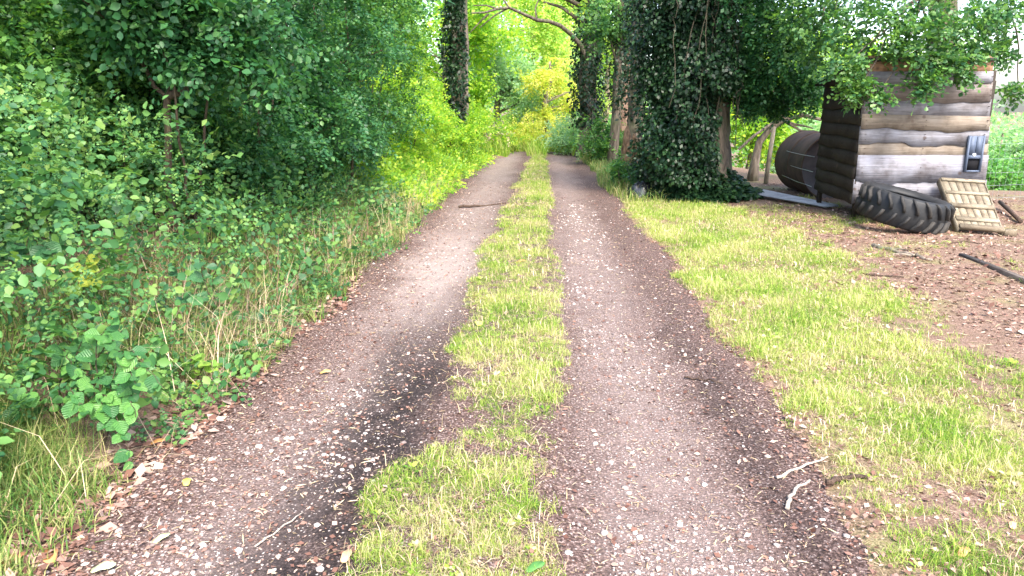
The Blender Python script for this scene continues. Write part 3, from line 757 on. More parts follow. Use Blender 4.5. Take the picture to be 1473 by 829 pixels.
mb = MB(); P = wander((ox, oy, zo-.2), (ox-.3, oy-.2, 6.8), 14, .03); mb.tube(P-Bo, .30*(1-.6*np.linspace(0, 1, 14)), 12, True, .12)
hubs = [np.array([5.3, 11.2, 3.0]), np.array([4.2, 11.6, 3.4]), np.array([6.3, 11.0, 3.1])]
for hb in hubs: mb.tube(wander(P[7], hb, 9, .05, .05)-Bo, np.linspace(.12, .04, 9), 7, False)
for c, r_ in oak:
    hb = min(hubs, key=lambda q: np.linalg.norm(q-np.array(c))); mb.tube(wander(hb, c, 7, .06, .05)-Bo, np.linspace(.022, .006, 7), 5, False)
mb.build('trunk', BARK, ot, True)
Vs, Qs, k = [], [], 0
for c, r_ in oak:
    v, q = crown_arrays([(c, (r_*1.2, r_, r_*.85))], SP_O if c[2] < 2.9 else SP_B, .24, 22+190*r_**1.5, .35); Vs.append(v); Qs.append(q+k); k += len(v)
c = link('crown', raw_mesh('crown', np.vstack(Vs)-Bo, np.vstack(Qs)), LM['oak'], ot); c['kind'] = 'stuff'

# leaning tree beside the fence post
lx, ly = AT(1082, 256, 15.8).x, 15.8; lz = float(gz(lx, ly))
lp = [(lx, ly, lz-.1), tuple(AT(1086, 235, 15.8)), tuple(AT(1092, 205, 15.8)), tuple(AT(1108, 185, 15.7)), tuple(AT(1130, 172, 15.6)), tuple(AT(1155, 166, 15.5)), tuple(AT(1180, 172, 15.4)), tuple(AT(1215, 165, 15.3))]
def lean_extra(mb, B):
    mb.tube(np.array([AT(1063, 215, 15.6), AT(1085, 195, 15.6), AT(1110, 178, 15.6), AT(1130, 160, 15.6), AT(1160, 120, 15.6)])-B, np.linspace(.032, .022, 5), 6, False)
    for e in ((1150, 130), (1110, 120), (1190, 200), (1170, 185)):
        mb.tube(wander(AT(1125, 173, 15.6), AT(e[0], e[1], 15.6), 6, .08)-B, np.linspace(.035, .012, 6), 5, False)
make_tree('leaning_tree', 'grey bent tree leaning right beside the wire fence post', lx, ly, 3, .085,
          [(AT(u, v, Y), r_) for u, v, Y, r_ in ((1100, 90, 16, .6), (1160, 80, 16, .6), (1130, 130, 16.2, .4), (1085, 150, 16, .3), (1180, 120, 15.8, .45), (1160, 145, 15.5, .25))],
          'oak', BARK_L, SP_B, .3, 70, None, path=lp, extra=lean_extra, limbs=False)

# ================================================================== TREES ALONG THE TRACK
def track_tree(name, label, u, Y, r, ivy_n, bark, clumps, leaf, arch=None, ivyz=(0, 4), h=8, ivys=.10, ivymat='ivy', per=90, ang=None):
    p = AT(u, 180, Y); x = p.x; z0 = float(gz(x, Y)); B = np.array([x, Y, z0])
    t = thing(name, label, 'tree', tuple(B))
    P = wander((x, Y, z0-.2), (AT(u+3, 0, Y).x, Y, h), 16, .012); R = r*(1-.45*np.linspace(0, 1, 16)); R[0] *= 1.5; R[1] *= 1.15
    mb = MB(); mb.tube(P-B, R, 14, True, .10)
    if arch: arch(mb, B)
    for c, rc in clumps:
        i = int(np.clip(np.searchsorted(P[:, 2], c[2]-1.0), 3, 14)); mb.tube(wander(P[i], c, 8, .06, .05)-B, np.linspace(.3*R[i], .02, 8), 6, False)
    mb.build('trunk', bark, t, True)
    s = (P[:, 2] >= ivyz[0]-.3) & (P[:, 2] <= ivyz[1]+.6)
    if ivy_n: ivy_on(P[s], R[s], ivy_n, .16, ivys, t, B, mat=ivymat, ang=ang)
    if clumps:
        V, Q = crown_arrays(clumps, SP_B, .5, per, .25); c = link('crown', raw_mesh('crown', V-B, Q), LM[leaf], t); c['kind'] = 'stuff'
    return t
Y1 = 21.0
track_tree('ivy_clad_tree', 'tall straight ivy clad trunk on the left verge of the track', 658, Y1, .29, 5200, BARK_L,
           [((x_, y_, z_), r_) for x_, y_, z_, r_ in ((-3.6, 20, 4.9, .9), (-1.6, 20, 5.4, .9), (-2.8, 19, 6.2, 1.1), (-4.4, 21.5, 6, 1.1), (-1.2, 21.5, 6.3, 1.1), (-2.2, 22.5, 5.2, .9))], 'lime', ivyz=(.6, 6), ivys=.10, per=45,
           ang=(radians(-250), radians(-52)))
def arch_branch(mb, B):
    Y2 = 23.0
    pts = [AT(u, v, Y2-.02*(850-u)) for u, v in ((843, 85), (836, 66), (822, 50), (806, 37), (790, 31), (772, 29), (752, 20), (732, 11), (715, 13), (698, 18), (678, 19))]
    mb.tube(np.array(pts)-B, np.linspace(.078, .02, len(pts)), 8, False, .1)
    for a, b, c in (((732, 11), (712, 22), (690, 40)), ((732, 11), (722, -4), (705, -22)), ((715, 13), (700, 8), (680, 8)), ((772, 29), (770, 12), (778, -10)), ((703, 20), (692, 30), (675, 48))):
        mb.tube(np.array([AT(q[0], q[1], Y2-2.4) for q in (a, b, c)])-B, [.03, .022, .014], 5, False)
track_tree('arching_tree', 'ivy clad trunk right of the track with one bough arching over it', 846, 23.0, .30, 5200, BARK, 
           [(AT(u, v, Y), r_) for u, v, Y, r_ in ((700, -25, 22, .6), (770, -5, 22.5, .55), (815, 5, 23, .6), (740, -35, 22, .7), (850, -20, 23, .8), (880, 5, 23.5, .7))], 'lime', arch_branch, (.9, 6), ivys=.10, per=40)
track_tree('brown_trunk_tree', 'slim brown trunk in the shade between the arching tree and the ivy mass', 884, 19.5, .13, 1500, BARK, [(AT(890, 20, 19.5), .7), (AT(870, 45, 19.3), .45)], 'oak', None, (1.6, 5), ivys=.08)
track_tree('red_bark_tree', 'pale reddish barked trunk half hidden behind the ivy mass', 903, 20.5, .26, 1500, BARK_R, [(AT(905, -20, 20.5), .8)], 'oak', None, (2.2, 6), ivys=.09)
track_tree('shaded_trunk_tree', 'short mossy trunk at the left edge of the ivy mass', 915, 17.6, .20, 1400, BARK, [], 'ivy', None, (1.4, 4), ivys=.08, h=5)

# ================================================================== BACKGROUND TREES
def bg_tree(label, u, vtop, vbot, Y, w, leaf, n=12, per=110, sp=.5, name='background_tree', group=None, r=.15, sps=SP_B, rc=None):
    top = AT(u, vtop, Y).z; bot = AT(u, vbot, Y).z; x = AT(u, 150, Y).x
    R = (w/2, w/2*.8, (top-bot)/2)
    cl = ellipsoid_clumps((x, Y, (top+bot)/2), R, n, rc or max(.5, w*.17), .35, float(gz(x, Y))+.3)
    return make_tree(name, label, x, Y, max(1.2, top-float(gz(x, Y))), r, cl, leaf, BARK_L, sps, sp*1.2, int(per*.6), group, limb_r=.25)
cg = 'pale trees closing the end of the track'
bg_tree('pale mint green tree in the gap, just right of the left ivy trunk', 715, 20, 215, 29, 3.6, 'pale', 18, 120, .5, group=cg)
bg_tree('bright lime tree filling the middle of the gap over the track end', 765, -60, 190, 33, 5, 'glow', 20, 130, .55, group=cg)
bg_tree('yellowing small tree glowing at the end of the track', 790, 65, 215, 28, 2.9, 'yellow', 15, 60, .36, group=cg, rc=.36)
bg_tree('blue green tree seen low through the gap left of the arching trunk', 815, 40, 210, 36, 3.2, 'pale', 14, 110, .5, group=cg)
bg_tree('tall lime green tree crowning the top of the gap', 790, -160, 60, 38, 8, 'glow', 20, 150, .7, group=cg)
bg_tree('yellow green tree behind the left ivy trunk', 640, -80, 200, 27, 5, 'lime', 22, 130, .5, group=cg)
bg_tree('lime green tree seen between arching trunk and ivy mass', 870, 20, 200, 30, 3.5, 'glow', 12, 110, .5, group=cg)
bg_tree('low yellow bush at the very end of the track', 768, 172, 222, 26.5, 2.8, 'yellow', 12, 60, .30, rc=.3, name='yellow_bush', group=None, r=.04)
bg_tree('low pale green bush at the right of the track end', 828, 165, 225, 24.5, 1.7, 'pale', 9, 80, .32, name='pale_bush', r=.04)
bg_tree('grey green low bush on the right verge before the brown trunks', 866, 186, 228, 20, 1.3, 'hazel', 9, 90, .28, name='verge_bush', r=.03)
bg_tree('pale yellow low bush on the left of the track end', 715, 175, 228, 24.5, 1.6, 'lime', 8, 80, .3, name='lime_bush', r=.03)
bg_tree('brown twiggy dying bush under the left ivy trunk', 700, 165, 205, 24, .8, 'straw', 5, 22, .25, name='dying_bush', r=.03)
rg = 'trees in the valley right of the hut'
bg_tree('yellow green bush glowing behind the leaning tree', 1085, 95, 235, 22, 3.4, 'lime', 16, 130, .4, name='yellow_green_bush', r=.06)
bg_tree('lime tree behind the oak boughs left of the hut roof', 1140, 20, 190, 26, 5, 'lime', 18, 130, .5, group=rg)
bg_tree('pale blue green bush behind the round tank', 1150, 165, 250, 24, 3.2, 'pale', 12, 130, .4, name='pale_green_bush', r=.05)
bg_tree('pale tree right of the hut, nearest in the valley', 1450, 165, 330, 26, 6, 'pale', 20, 150, .5, group=rg)
bg_tree('fresh green tree at the right edge beyond the netting', 1500, 150, 330, 34, 8, 'pale', 20, 150, .6, group=rg)
bg_tree('bright green bush against the right wall corner of the hut', 1432, 225, 300, 18, 1.8, 'fresh', 10, 90, .35, name='green_bush', r=.04)
bg_tree('far green tree hidden partly by the hut', 1350, 140, 300, 38, 9, 'pale', 18, 140, .7, group=rg)
bg_tree('far tree showing above the valley behind the tank', 1210, 40, 240, 40, 8, 'lime', 18, 140, .7, group=rg)

# far wood: one mass behind everything
n = 4500; a = radians(-62)+radians(124)*rng.random(n); d = 52+26*rng.random(n)
X = d*np.sin(a); Yv = d*np.cos(a)
top = 7+5*fbm(a*9, d*0+2, 41)-4.5*sstep(.25, .55, a)*.9
Z = gz(X, Yv)+rng.random(n)*np.maximum(top, 2)
Dv = unit(n)*.8; Dv[:, 2] -= .2
V, Q = spray_mesh(SP_B[:3], np.stack([X, Yv, Z], -1), Dv, 2.4*(.7+.6*rng.random(n)))
tag(link('distant_wood', raw_mesh('distant_wood', V[:], Q), LM['mint']), 'far green wood closing the view', None, None, 'stuff')

# ================================================================== WOOD AND HEDGE ON THE LEFT
wg = 'trees inside the wood on the left'
def wood_tree(label, x, y, r, h, leaf='hedge', n=14, per=90, cr=(1.8, 1.8, 1.6), cz=4.0, lean=(0, 0), sp=.4, sps=SP_B):
    cl = ellipsoid_clumps((x+lean[0]*.7, y+lean[1]*.7, cz), cr, n, .6, .3)
    return make_tree('woodland_tree', label, x, y, h, r, cl, leaf, BARK, sps, sp*1.18, int(per*.62), wg, lean=lean)
wood_tree('dark trunk at the far left edge of the photo', -5.4, 6.4, .14, 6, 'hazel', 14, 90, (1.6, 1.6, 1.5), 3.6)
wood_tree('slim grey stem rising behind the forked shrub', -4.6, 7.6, .06, 5, 'hedge', 12, 90, (1.4, 1.4, 1.2), 3.4)
wood_tree('dark straight trunk second from the left edge, deep in the wood', -6.4, 9.0, .15, 7, 'hazel', 16, 100, (2.2, 2, 1.7), 4.3)
wood_tree('thin dark trunk deep in the wood behind the grey stem', -5.2, 10.5, .10, 6.5, 'lime', 14, 100, (1.9, 1.9, 1.5), 4.4)
wood_tree('leafy tree deep in the wood at the left edge', -8.5, 11, .16, 7, 'hazel', 18, 110, (2.6, 2.4, 2.2), 3.8)
wood_tree('shadowed tree behind the dark hedge shrubs', -4.4, 13, .14, 7, 'hedge', 18, 110, (2.0, 2.2, 2.0), 4.0)
wood_tree('tree arching its leaves over the left verge', -3.8, 16.5, .16, 8, 'hazel', 20, 120, (2.0, 2.2, 2.0), 4.4)
wood_tree('bright green tree behind the verge, near the ivy trunk', -5.2, 20, .15, 8, 'lime', 20, 120, (2.4, 2.4, 2.6), 4.0)
wood_tree('lime green tree far back in the wood', -9, 18, .18, 9, 'lime', 22, 130, (3.2, 3, 3.2), 4.2, sp=.5)
wood_tree('tall far tree closing the wood on the left', -13, 15, .2, 9, 'hazel', 22, 130, (3.4, 3, 3.4), 4.0, sp=.5)
wood_tree('far lime tree at the back left corner of the wood', -13, 22, .2, 10, 'lime', 22, 130, (4, 3, 4), 4.2, sp=.6)

hg = 'shrubs of the hedge along the left verge'
def shrub(label, x, y, z0, z1, rx, ry, leaf, n=14, per=70, sp=.22, sps=SP_A, rc=.32, name='hedge_shrub', multi=5, r=.022, group=hg, shell=.55):
    cl = ellipsoid_clumps((x, y, (z0+z1)/2), (rx, ry, (z1-z0)/2), n, rc, shell, float(gz(x, y))+.15)
    if y > 9 or x < -4: sps = SP_B; per = int(per*.85); sp *= 1.06
    if z0 > 1.5: multi, r = 2, .016
    return make_tree(name, label, x, y, z1, r, cl, leaf, STEM, sps, sp, per, group, 'shrub', multi=multi, limb_r=.6)
shrub('big dark green shrub, the densest in the hedge, midway up the verge', -3.0, 7.6, .5, 3.6, 1.05, 1.3, 'hedge', 34, 85)
shrub('dark leafy shrub overhanging the verge past the densest shrub', -2.75, 9.8, .5, 3.9, 1.0, 1.3, 'hedge', 32, 85)
shrub('tall green shrub filling the top left behind the forked stem', -3.9, 6.8, 1.9, 4.2, 1.1, 1.1, 'hazel', 26, 85)
shrub('shrub with broad drooping leaves over the forked stem', -2.85, 6.0, 2.0, 3.2, .75, .8, 'hedge', 18, 75, .30)
shrub('lighter green shrub where the hedge turns bright', -2.75, 12.2, .4, 3.6, .85, 1.3, 'hazel', 28, 90)
shrub('bright lime bush on the verge below the ivy trunk', -2.75, 15.0, .2, 2.2, .8, 1.5, 'lime', 26, 90, .26)
shrub('tall lime shrub behind the bright verge bush', -3.3, 17.5, .3, 3.6, 1.0, 1.4, 'lime', 28, 95, .3)
shrub('low lime bush just before the ivy trunk', -2.35, 18.6, .1, 1.4, .65, 1.2, 'lime', 18, 80, .26)
shrub('low pale green bush at the foot of the ivy trunk', -2.1, 21.5, .1, 1.3, .6, 1.0, 'lime', 14, 80, .28)
shrub('green shrub at the left edge beside the dark trunk', -4.7, 5.2, .5, 2.5, .8, .8, 'hazel', 22, 85)
shrub('leafy shrub filling the wood floor behind the bank', -4.2, 8.4, .4, 2.0, 1.1, 1.4, 'hedge', 26, 85)
shrub('loose shrub in the wood behind the left edge', -6.6, 7.2, .4, 2.8, 1.4, 1.2, 'hazel', 24, 85)
shrub('shadowy shrub deep between the wood trunks', -5.8, 11.5, .4, 2.8, 1.6, 1.4, 'hedge', 26, 95, .32)
shrub('dark shrub in the wood, behind the overhanging shrub', -4.2, 11.0, .4, 3.2, 1.0, 1.4, 'hedge', 24, 95, .3)

shrub('leafy mid green shrub filling the hollow left of the forked stem', -4.4, 6.6, 1.0, 2.6, .9, .7, 'hazel', 22, 80, .24)
shrub('mid green shrub filling the hollow right of the forked stem', -3.5, 7.0, .9, 2.2, .7, .6, 'hazel', 18, 80, .24)

shrub('leafy shrub low on the bank below the densest shrub', -2.75, 8.3, .35, 1.7, .6, 1.2, 'hedge', 20, 80, .22)

# forked shrub whose bare stem shows
fx, fy = AT(241, 190, 5.9).x, 5.9; fz = float(gz(fx, fy)); Bf = np.array([fx, fy, fz])
fk = thing('forked_shrub', 'brown forked stem with a crooked bough rising from the bank undergrowth', 'shrub', tuple(Bf))
mb = MB(); q = lambda u, v, Y=5.9: np.array(AT(u, v, Y))
st = np.vstack([np.array([fx, fy, fz-.1]), q(241, 260), q(242, 195), q(240, 160), q(240, 138)]); mb.tube(st-Bf, [.035, .032, .029, .028, .03], 8, False, .08)
mb.tube(np.vstack([q(240, 139), q(255, 134), q(272, 127), q(284, 112), q(296, 96), q(310, 82), q(318, 60), q(335, 20)])-Bf, np.linspace(.034, .018, 8), 8, False, .08)
mb.tube(np.vstack([q(240, 139), q(222, 125), q(210, 100), q(192, 72), q(172, 52), q(150, 25, 5.6), q(120, 0, 5.4)])-Bf, np.linspace(.018, .010, 7), 6, False)
mb.tube(np.vstack([q(241, 137), q(244, 124), q(255, 118), q(268, 121)])-Bf, np.linspace(.010, .005, 4), 5, False)
mb.build('stem', STEM, fk, True)
cl = [(q(u, v, Y), r_) for u, v, Y, r_ in ((250, 55, 5.8, .22), (275, 80, 5.7, .14), (300, 30, 5.8, .3), (345, 60, 5.9, .25), (380, 30, 6, .35), (230, 20, 5.6, .25), (360, 110, 5.9, .25), (400, 90, 6.2, .3), (180, 20, 5.6, .25))]
V, Q = crown_arrays(cl, SP_A, .26, 55, .5); c = link('crown', raw_mesh('crown', V-Bf, Q), LM['hedge'], fk); c['kind'] = 'stuff'
sx_, sy_ = AT(168, 160, 6.6).x, 6.6; sz_ = float(gz(sx_, sy_))
sap = thing('sapling', 'straight thin grey sapling stem left of the forked stem', 'sapling', (sx_, sy_, sz_))
mb = MB(); mb.tube(np.vstack([(0, 0, -.1)]+[np.array(AT(u, v, 6.6))-np.array([sx_, sy_, sz_]) for u, v in ((167, 165), (169, 110), (170, 60), (160, 0), (150, -60))]), [.026, .024, .022, .02, .016, .012], 7, False, .08); mb.build('stem', BARK, sap, True)
V, Q = crown_arrays([(np.array(AT(u, v, 6.6)), .25) for u, v in ((150, -30), (175, -60), (120, 0), (200, 0))], SP_A, .25, 40); c = link('crown', raw_mesh('crown', V-np.array([sx_, sy_, sz_]), Q), LM['hazel'], sap); c['kind'] = 'stuff'

# ================================================================== UNDERGROWTH ON THE BANK
def veg_h(x, y):
    """height of the plants on the bank above the soil"""
    return (.10+1.05*sstep(-1.75, -3.1, x))*(.55+.9*fbm(x*1.1, y*1.1, 51))*(1-.35*sstep(8, 12, y))
n = 18000
yy = 2.0+20*rng.random(n)**1.5; xx = -1.72-2.9*rng.random(n)**.9
xx += np.where(yy > 17, .35*sstep(17, 24, yy), 0)
keep = (fbm(xx*1.4, yy*1.4, 52) > .30) | (xx < -2.8)
keep &= ~((yy < 3.1) & (xx > -2.2)); xx, yy = xx[keep], yy[keep]
hh = veg_h(xx, yy); zz = gz(xx, yy)+hh*rng.random(len(xx))**.6
D = np.stack([.35+.7*rng.normal(size=len(xx)), -.25+.7*rng.normal(size=len(xx)), .1+.5*rng.normal(size=len(xx))], -1)
far = yy > 11
sz_b = .08+.26*rng.random(len(xx))**2.6; nr = yy < 5.5; md = ~nr & ~far; pts_ = np.stack([xx, yy, zz], -1)
V, Q = spray_mesh(SP_A, pts_[nr], D[nr], sz_b[nr], up=(.35, -.35, 1), tilt=.4)
V2, Q2 = spray_mesh(SP_B, pts_[md], D[md], sz_b[md]*1.1, up=(.35, -.35, 1), tilt=.4); Q = np.vstack([Q, Q2+len(V)]); V = np.vstack([V, V2])
tag(link('bank_undergrowth', raw_mesh('bank_undergrowth', V, Q), LM['bank']), 'tangled green leafy undergrowth covering the left bank', None, None, 'stuff')
V, Q = spray_mesh(SP_B, np.stack([xx, yy, zz], -1)[far], D[far], (.22+.2*rng.random(len(xx)))[far], up=(.35, -.35, 1), tilt=.4)
tag(link('verge_undergrowth', raw_mesh('verge_undergrowth', V, Q), LM['lime']), 'bright leafy growth on the far left verge', None, None, 'stuff')

n = 3000; xx = -3.6-8*rng.random(n)**1.3; yy = 4.5+18*rng.random(n); zz = gz(xx, yy)+.55*rng.random(n)
V, Q = spray_mesh(SP_B, np.stack([xx, yy, zz], -1), np.stack([.6*rng.normal(size=n), -.3+.6*rng.normal(size=n), .3+.4*rng.normal(size=n)], -1), .3+.25*rng.random(n))
tag(link('woodland_floor_plants', raw_mesh('woodland_floor_plants', V, Q), LM['bank']), 'leafy plants covering the floor of the left wood', None, None, 'stuff')

def blades(P, H, W, lean, r=rng):
    """curved grass blades: five corners, three faces each"""
    n = len(P); a = r.random(n)*2*pi; d = np.stack([np.cos(a), np.sin(a), np.zeros(n)], -1); s = np.stack([-np.sin(a+.9*r.normal(size=n)), np.cos(a), np.zeros(n)], -1)
    s /= np.linalg.norm(s, axis=1)[:, None]+1e-9
    L = (lean*(.3+1.2*r.random(n)))[:, None]; H = H[:, None]; W = W[:, None]; up = np.array([[0, 0, 1.0]])
    p0 = P; p1 = P+up*H*.55*(1-.25*L**2)+d*L*H*.30; p2 = P+up*H*(1-.55*np.minimum(L, 1.3)**2)+d*L*H*.95
    V = np.stack([p0-s*W, p0+s*W, p1+s*W*.8, p1-s*W*.8, p2], 1).reshape(-1, 3); b = np.arange(n)*5
    return V, np.stack([b, b+1, b+2, b+3], -1), np.stack([b+3, b+2, b+4], -1)
def grass_obj(name, label, P, H, W, lean, mat):
    V, Q, T = blades(P, H, W, lean); o = link(name, raw_mesh(name, V, Q, T), LM[mat]); tag(o, label, None, None, 'stuff'); return o
def tufted(n, x0, x1, y0, y1, sig, per):
    """points gathered into tufts, denser near the viewer"""
    m = n//per; cy = y0+(y1-y0)*rng.random(m)**1.8; cx = x0+(x1-x0)*rng.random(m)
    i = np.repeat(np.arange(m), per); return cx[i]+sig*rng.normal(size=m*per), cy[i]+sig*rng.normal(size=m*per), i

# verge grass and dry stems on the left
x, y, i = tufted(30000, -3.0, -1.60, 2.0, 20, .05, 10)
k = (x < edge_l(y)+.03+.1*rng.random(len(x))) & (fbm(x*1.2, y*1.2, 53) > .36); x, y = x[k], y[k]
sc_ = (.5+.8*sstep(-1.6, -2.3, x))*(.55+.45*sstep(2.6, 3.8, y))
grass_obj('verge_grass', 'long green and dry grass growing on the left verge', np.stack([x, y, gz(x, y)-.01], -1), (.16+.26*rng.random(len(x)))*sc_, .0022+.0013*rng.random(len(x))+.0004*y**.8*.5, np.full(len(x), .75), 'vgrass')
x = -1.70-1.6*rng.random(6500)**1.2; y = 2.4+11*rng.random(6500)**1.3; k = (fbm(x*.9+4, y*.9, 54) > .42) & ((y > 3.7) | (rng.random(len(x)) < .12)); x, y = x[k], y[k]
grass_obj('dry_stems', 'dry straw coloured stems tangled through the bank growth', np.stack([x, y, gz(x, y)], -1), .22+.5*rng.random(len(x))**1.5, .0011+.0012*rng.random(len(x)), np.full(len(x), .95), 'straw')
n = 2600; x = -1.85-1.25*rng.random(n); y = 3.9+4.5*rng.random(n)
grass_obj('dead_stems', 'brown dead stems in the middle of the left bank', np.stack([x, y, gz(x, y)], -1), .2+.45*rng.random(n), .0014+.0016*rng.random(n), np.full(n, 1.0), 'litter')
# bright fine tuft low at the left edge
c = G(25, 690); x = c[0]-.12+.17*rng.normal(size=2600); y = c[1]+.05+.16*rng.normal(size=2600)
grass_obj('fine_grass_tuft', 'dense tuft of fine bright green grass low at the left edge', np.stack([x, y, gz(x, y)], -1), .12+.14*rng.random(2600), .0012+.0008*rng.random(2600), np.full(2600, .95), 'vgrass')

# ================================================================== GRASS ON AND BESIDE THE TRACK
def tuft_mat(name, cols):
    m = leafmat(name, cols, .38, .6, 1.25, .3, 0.0); nt = m.node_tree
    r = [n for n in nt.nodes if n.type == 'VALTORGB'][0]; g = [n for n in nt.nodes if n.type == 'NEW_GEOMETRY'][0]
    oi = nt.nodes.new('ShaderNodeObjectInfo'); nz = noise(nt, oi.outputs['Location'], 1.6, 3)
    f = math_(nt, 'ADD', math_(nt, 'MULTIPLY', g.outputs['Random Per Island'], .62), math_(nt, 'MULTIPLY', math_(nt, 'SUBTRACT', nz.outputs[0], .36), 1.25), True)
    f = math_(nt, 'ADD', f, math_(nt, 'MULTIPLY', math_(nt, 'SUBTRACT', oi.outputs['Random'], .5), .22), True)
    nt.links.new(f, r.inputs[0]); return m
TUFTM = tuft_mat('grass_tuft', [(.085,.19,.02), (.14,.27,.028), (.22,.34,.04), (.32,.39,.07), (.43,.42,.17), (.53,.47,.28), (.55,.48,.32)])
def tuft_proto(nb, rad, h0, h1, w, lean, weeds=0):
    a = rng.random(nb)*2*pi; r_ = rad*rng.random(nb)**.6; P = np.stack([r_*np.cos(a), r_*np.sin(a), np.full(nb, -.004)], -1)
    V, Q, T = blades(P, h0+(h1-h0)*rng.random(nb)**1.8, w*(.7+.6*rng.random(nb)), lean*(.7+.7*rng.random(nb)))
    if weeds:
        a = rng.random(weeds)*2*pi; D = np.stack([np.cos(a), np.sin(a), .25+.3*rng.random(weeds)], -1)
        P = np.stack([.02*np.cos(a), .02*np.sin(a), .008+.012*rng.random(weeds)], -1)
        v, q = scatter(LEAF_A, P, frames(D, np.array([[0, 0, 1.0]]), .25), .016+.016*rng.random(weeds)); Q = np.vstack([Q, q+len(V)]); V = np.vstack([V, v])
    me = raw_mesh('tuft', V, Q, T); me.materials.append(TUFTM); return bpy.data.objects.new('tuft', me)
TUFTS = [tuft_proto(48, .05, .012, .055, .0011, .95), tuft_proto(42, .055, .010, .040, .0012, 1.2), tuft_proto(36, .04, .02, .085, .0011, .8), tuft_proto(26, .05, .01, .04, .0011, 1.1, 9)]
def tuft_field(name, label, x, y, zf, sc):
    """one grass object: tufts set on points"""
    kind_ = rng.choice(4, len(x), p=(.44, .33, .215, .015)); V = np.stack([x, y, zf(x, y)], -1)
    me = raw_mesh(name, V); o = bpy.data.objects.new(name, me); col.objects.link(o); me.materials.append(TUFTM)
    at = me.attributes.new('tsize', 'FLOAT', 'POINT'); at.data.foreach_set('value', np.asarray(sc, np.float32))
    at = me.attributes.new('tkind', 'INT', 'POINT'); at.data.foreach_set('value', kind_.astype(np.int32))
    ng = bpy.data.node_groups.new(name, 'GeometryNodeTree')
    ng.interface.new_socket('Geometry', in_out='INPUT', socket_type='NodeSocketGeometry'); ng.interface.new_socket('Geometry', in_out='OUTPUT', socket_type='NodeSocketGeometry')
    gi = ng.nodes.new('NodeGroupInput'); go = ng.nodes.new('NodeGroupOutput'); jn = ng.nodes.new('GeometryNodeJoinGeometry')
    a1 = ng.nodes.new('GeometryNodeInputNamedAttribute'); a1.data_type = 'FLOAT'; a1.inputs[0].default_value = 'tsize'
    a2 = ng.nodes.new('GeometryNodeInputNamedAttribute'); a2.data_type = 'INT'; a2.inputs[0].default_value = 'tkind'
    rv = ng.nodes.new('FunctionNodeRandomValue'); rv.data_type = 'FLOAT_VECTOR'; rv.inputs[0].default_value = (-.12, -.12, 0); rv.inputs[1].default_value = (.12, .12, 6.283)
    for k_, tp_ in enumerate(TUFTS):
        oi = ng.nodes.new('GeometryNodeObjectInfo'); oi.inputs['Object'].default_value = tp_; oi.inputs['As Instance'].default_value = True
        cmp_ = ng.nodes.new('FunctionNodeCompare'); cmp_.data_type = 'INT'; cmp_.operation = 'EQUAL'
        ia = [q_ for q_ in cmp_.inputs if q_.type == 'INT']; ng.links.new([q_ for q_ in a2.outputs if q_.enabled][0], ia[0]); ia[1].default_value = k_
        ip = ng.nodes.new('GeometryNodeInstanceOnPoints')
        ng.links.new(gi.outputs[0], ip.inputs['Points']); ng.links.new(cmp_.outputs[0], ip.inputs['Selection']); ng.links.new(oi.outputs['Geometry'], ip.inputs['Instance'])
        ng.links.new(rv.outputs[0], ip.inputs['Rotation']); ng.links.new([q_ for q_ in a1.outputs if q_.enabled][0], ip.inputs['Scale']); ng.links.new(ip.outputs[0], jn.inputs[0])
    ng.links.new(jn.outputs[0], go.inputs[0])
    md = o.modifiers.new('tufts', 'NODES'); md.node_group = ng
    tag(o, label, None, None, 'stuff'); return o
m = 11500; y = 1.4+22.6*rng.random(m)**1.7; x = -.78+1.05*rng.random(m)
pat = fbm(x*1.6, y*1.3, 61); bare = 1.2*np.exp(-((x+.52)/.24)**2-((y-3.35)/.40)**2)+.35*np.exp(-((x-.0)/.12)**2-((y-2.75)/.16)**2)
k = (x > strip_l(y)-.02) & (x < strip_r(y)+.02) & (pat-.45*bare+.30*(rng.random(m)-.5)-.25*sstep(.14, .0, np.minimum(x-strip_l(y), strip_r(y)-x)) > .25); x, y = x[k], y[k]
tuft_field('centre_grass', 'strip of green and straw grass between the two wheel ruts', x, y, tz, (.35+1.5*fbm(x*2.6, y*2.6, 62)**1.6)*(.85+.035*y))
x = np.repeat(x, 3)+.05*rng.normal(size=3*len(x)); y = np.repeat(y, 3)+.05*rng.normal(size=len(x)); k = (x > strip_l(y)-.05) & (x < strip_r(y)+.05); x, y = x[k], y[k]
k = rng.random(len(x)) < .42; xt, yt = x[k]+.05*rng.normal(size=k.sum()), y[k]+.05*rng.normal(size=k.sum())
grass_obj('centre_thatch', 'flattened straw lying through the centre grass', np.stack([xt, yt, tz(xt, yt)+.003], -1), .03+.07*rng.random(len(xt))**1.5, .0009+.0005*rng.random(len(xt))+.0002*yt, np.full(len(xt), 1.15), 'straw')
# the lawn on the right: thins out into litter towards the hut
m = 46000; y = 1.4+11.6*rng.random(m)**1.7; x = 1.0+4.0*rng.random(m)
inner = edge_r(y)+.02
outer = 2.15+.75*sstep(3, 6, y)+.35*np.sin(y*.9)*.3-.15*sstep(7, 11, y)
d = fbm(x*1.1, y*1.1, 63); core = sstep(inner-.05, inner+.35, x)*sstep(outer+.45, outer-.45, x)*(1-.8*sstep(5.0, 2.4, y)*sstep(.62, .35, fbm(x*1.9, y*1.9, 64)))
thin = .16*sstep(.52, .62, fbm(x*.9+7, y*.9, 65))
k = rng.random(len(x)) < np.clip(core*(.30+1.3*sstep(.30, .55, d))+thin*(x > outer), 0, 1); x, y = x[k], y[k]
tuft_field('lawn_grass', 'short bright green grass with straw along the right of the track', x, y, gz, (.5+1.3*fbm(x*2.1, y*2.1, 66)**1.5)*(.85+.035*y))
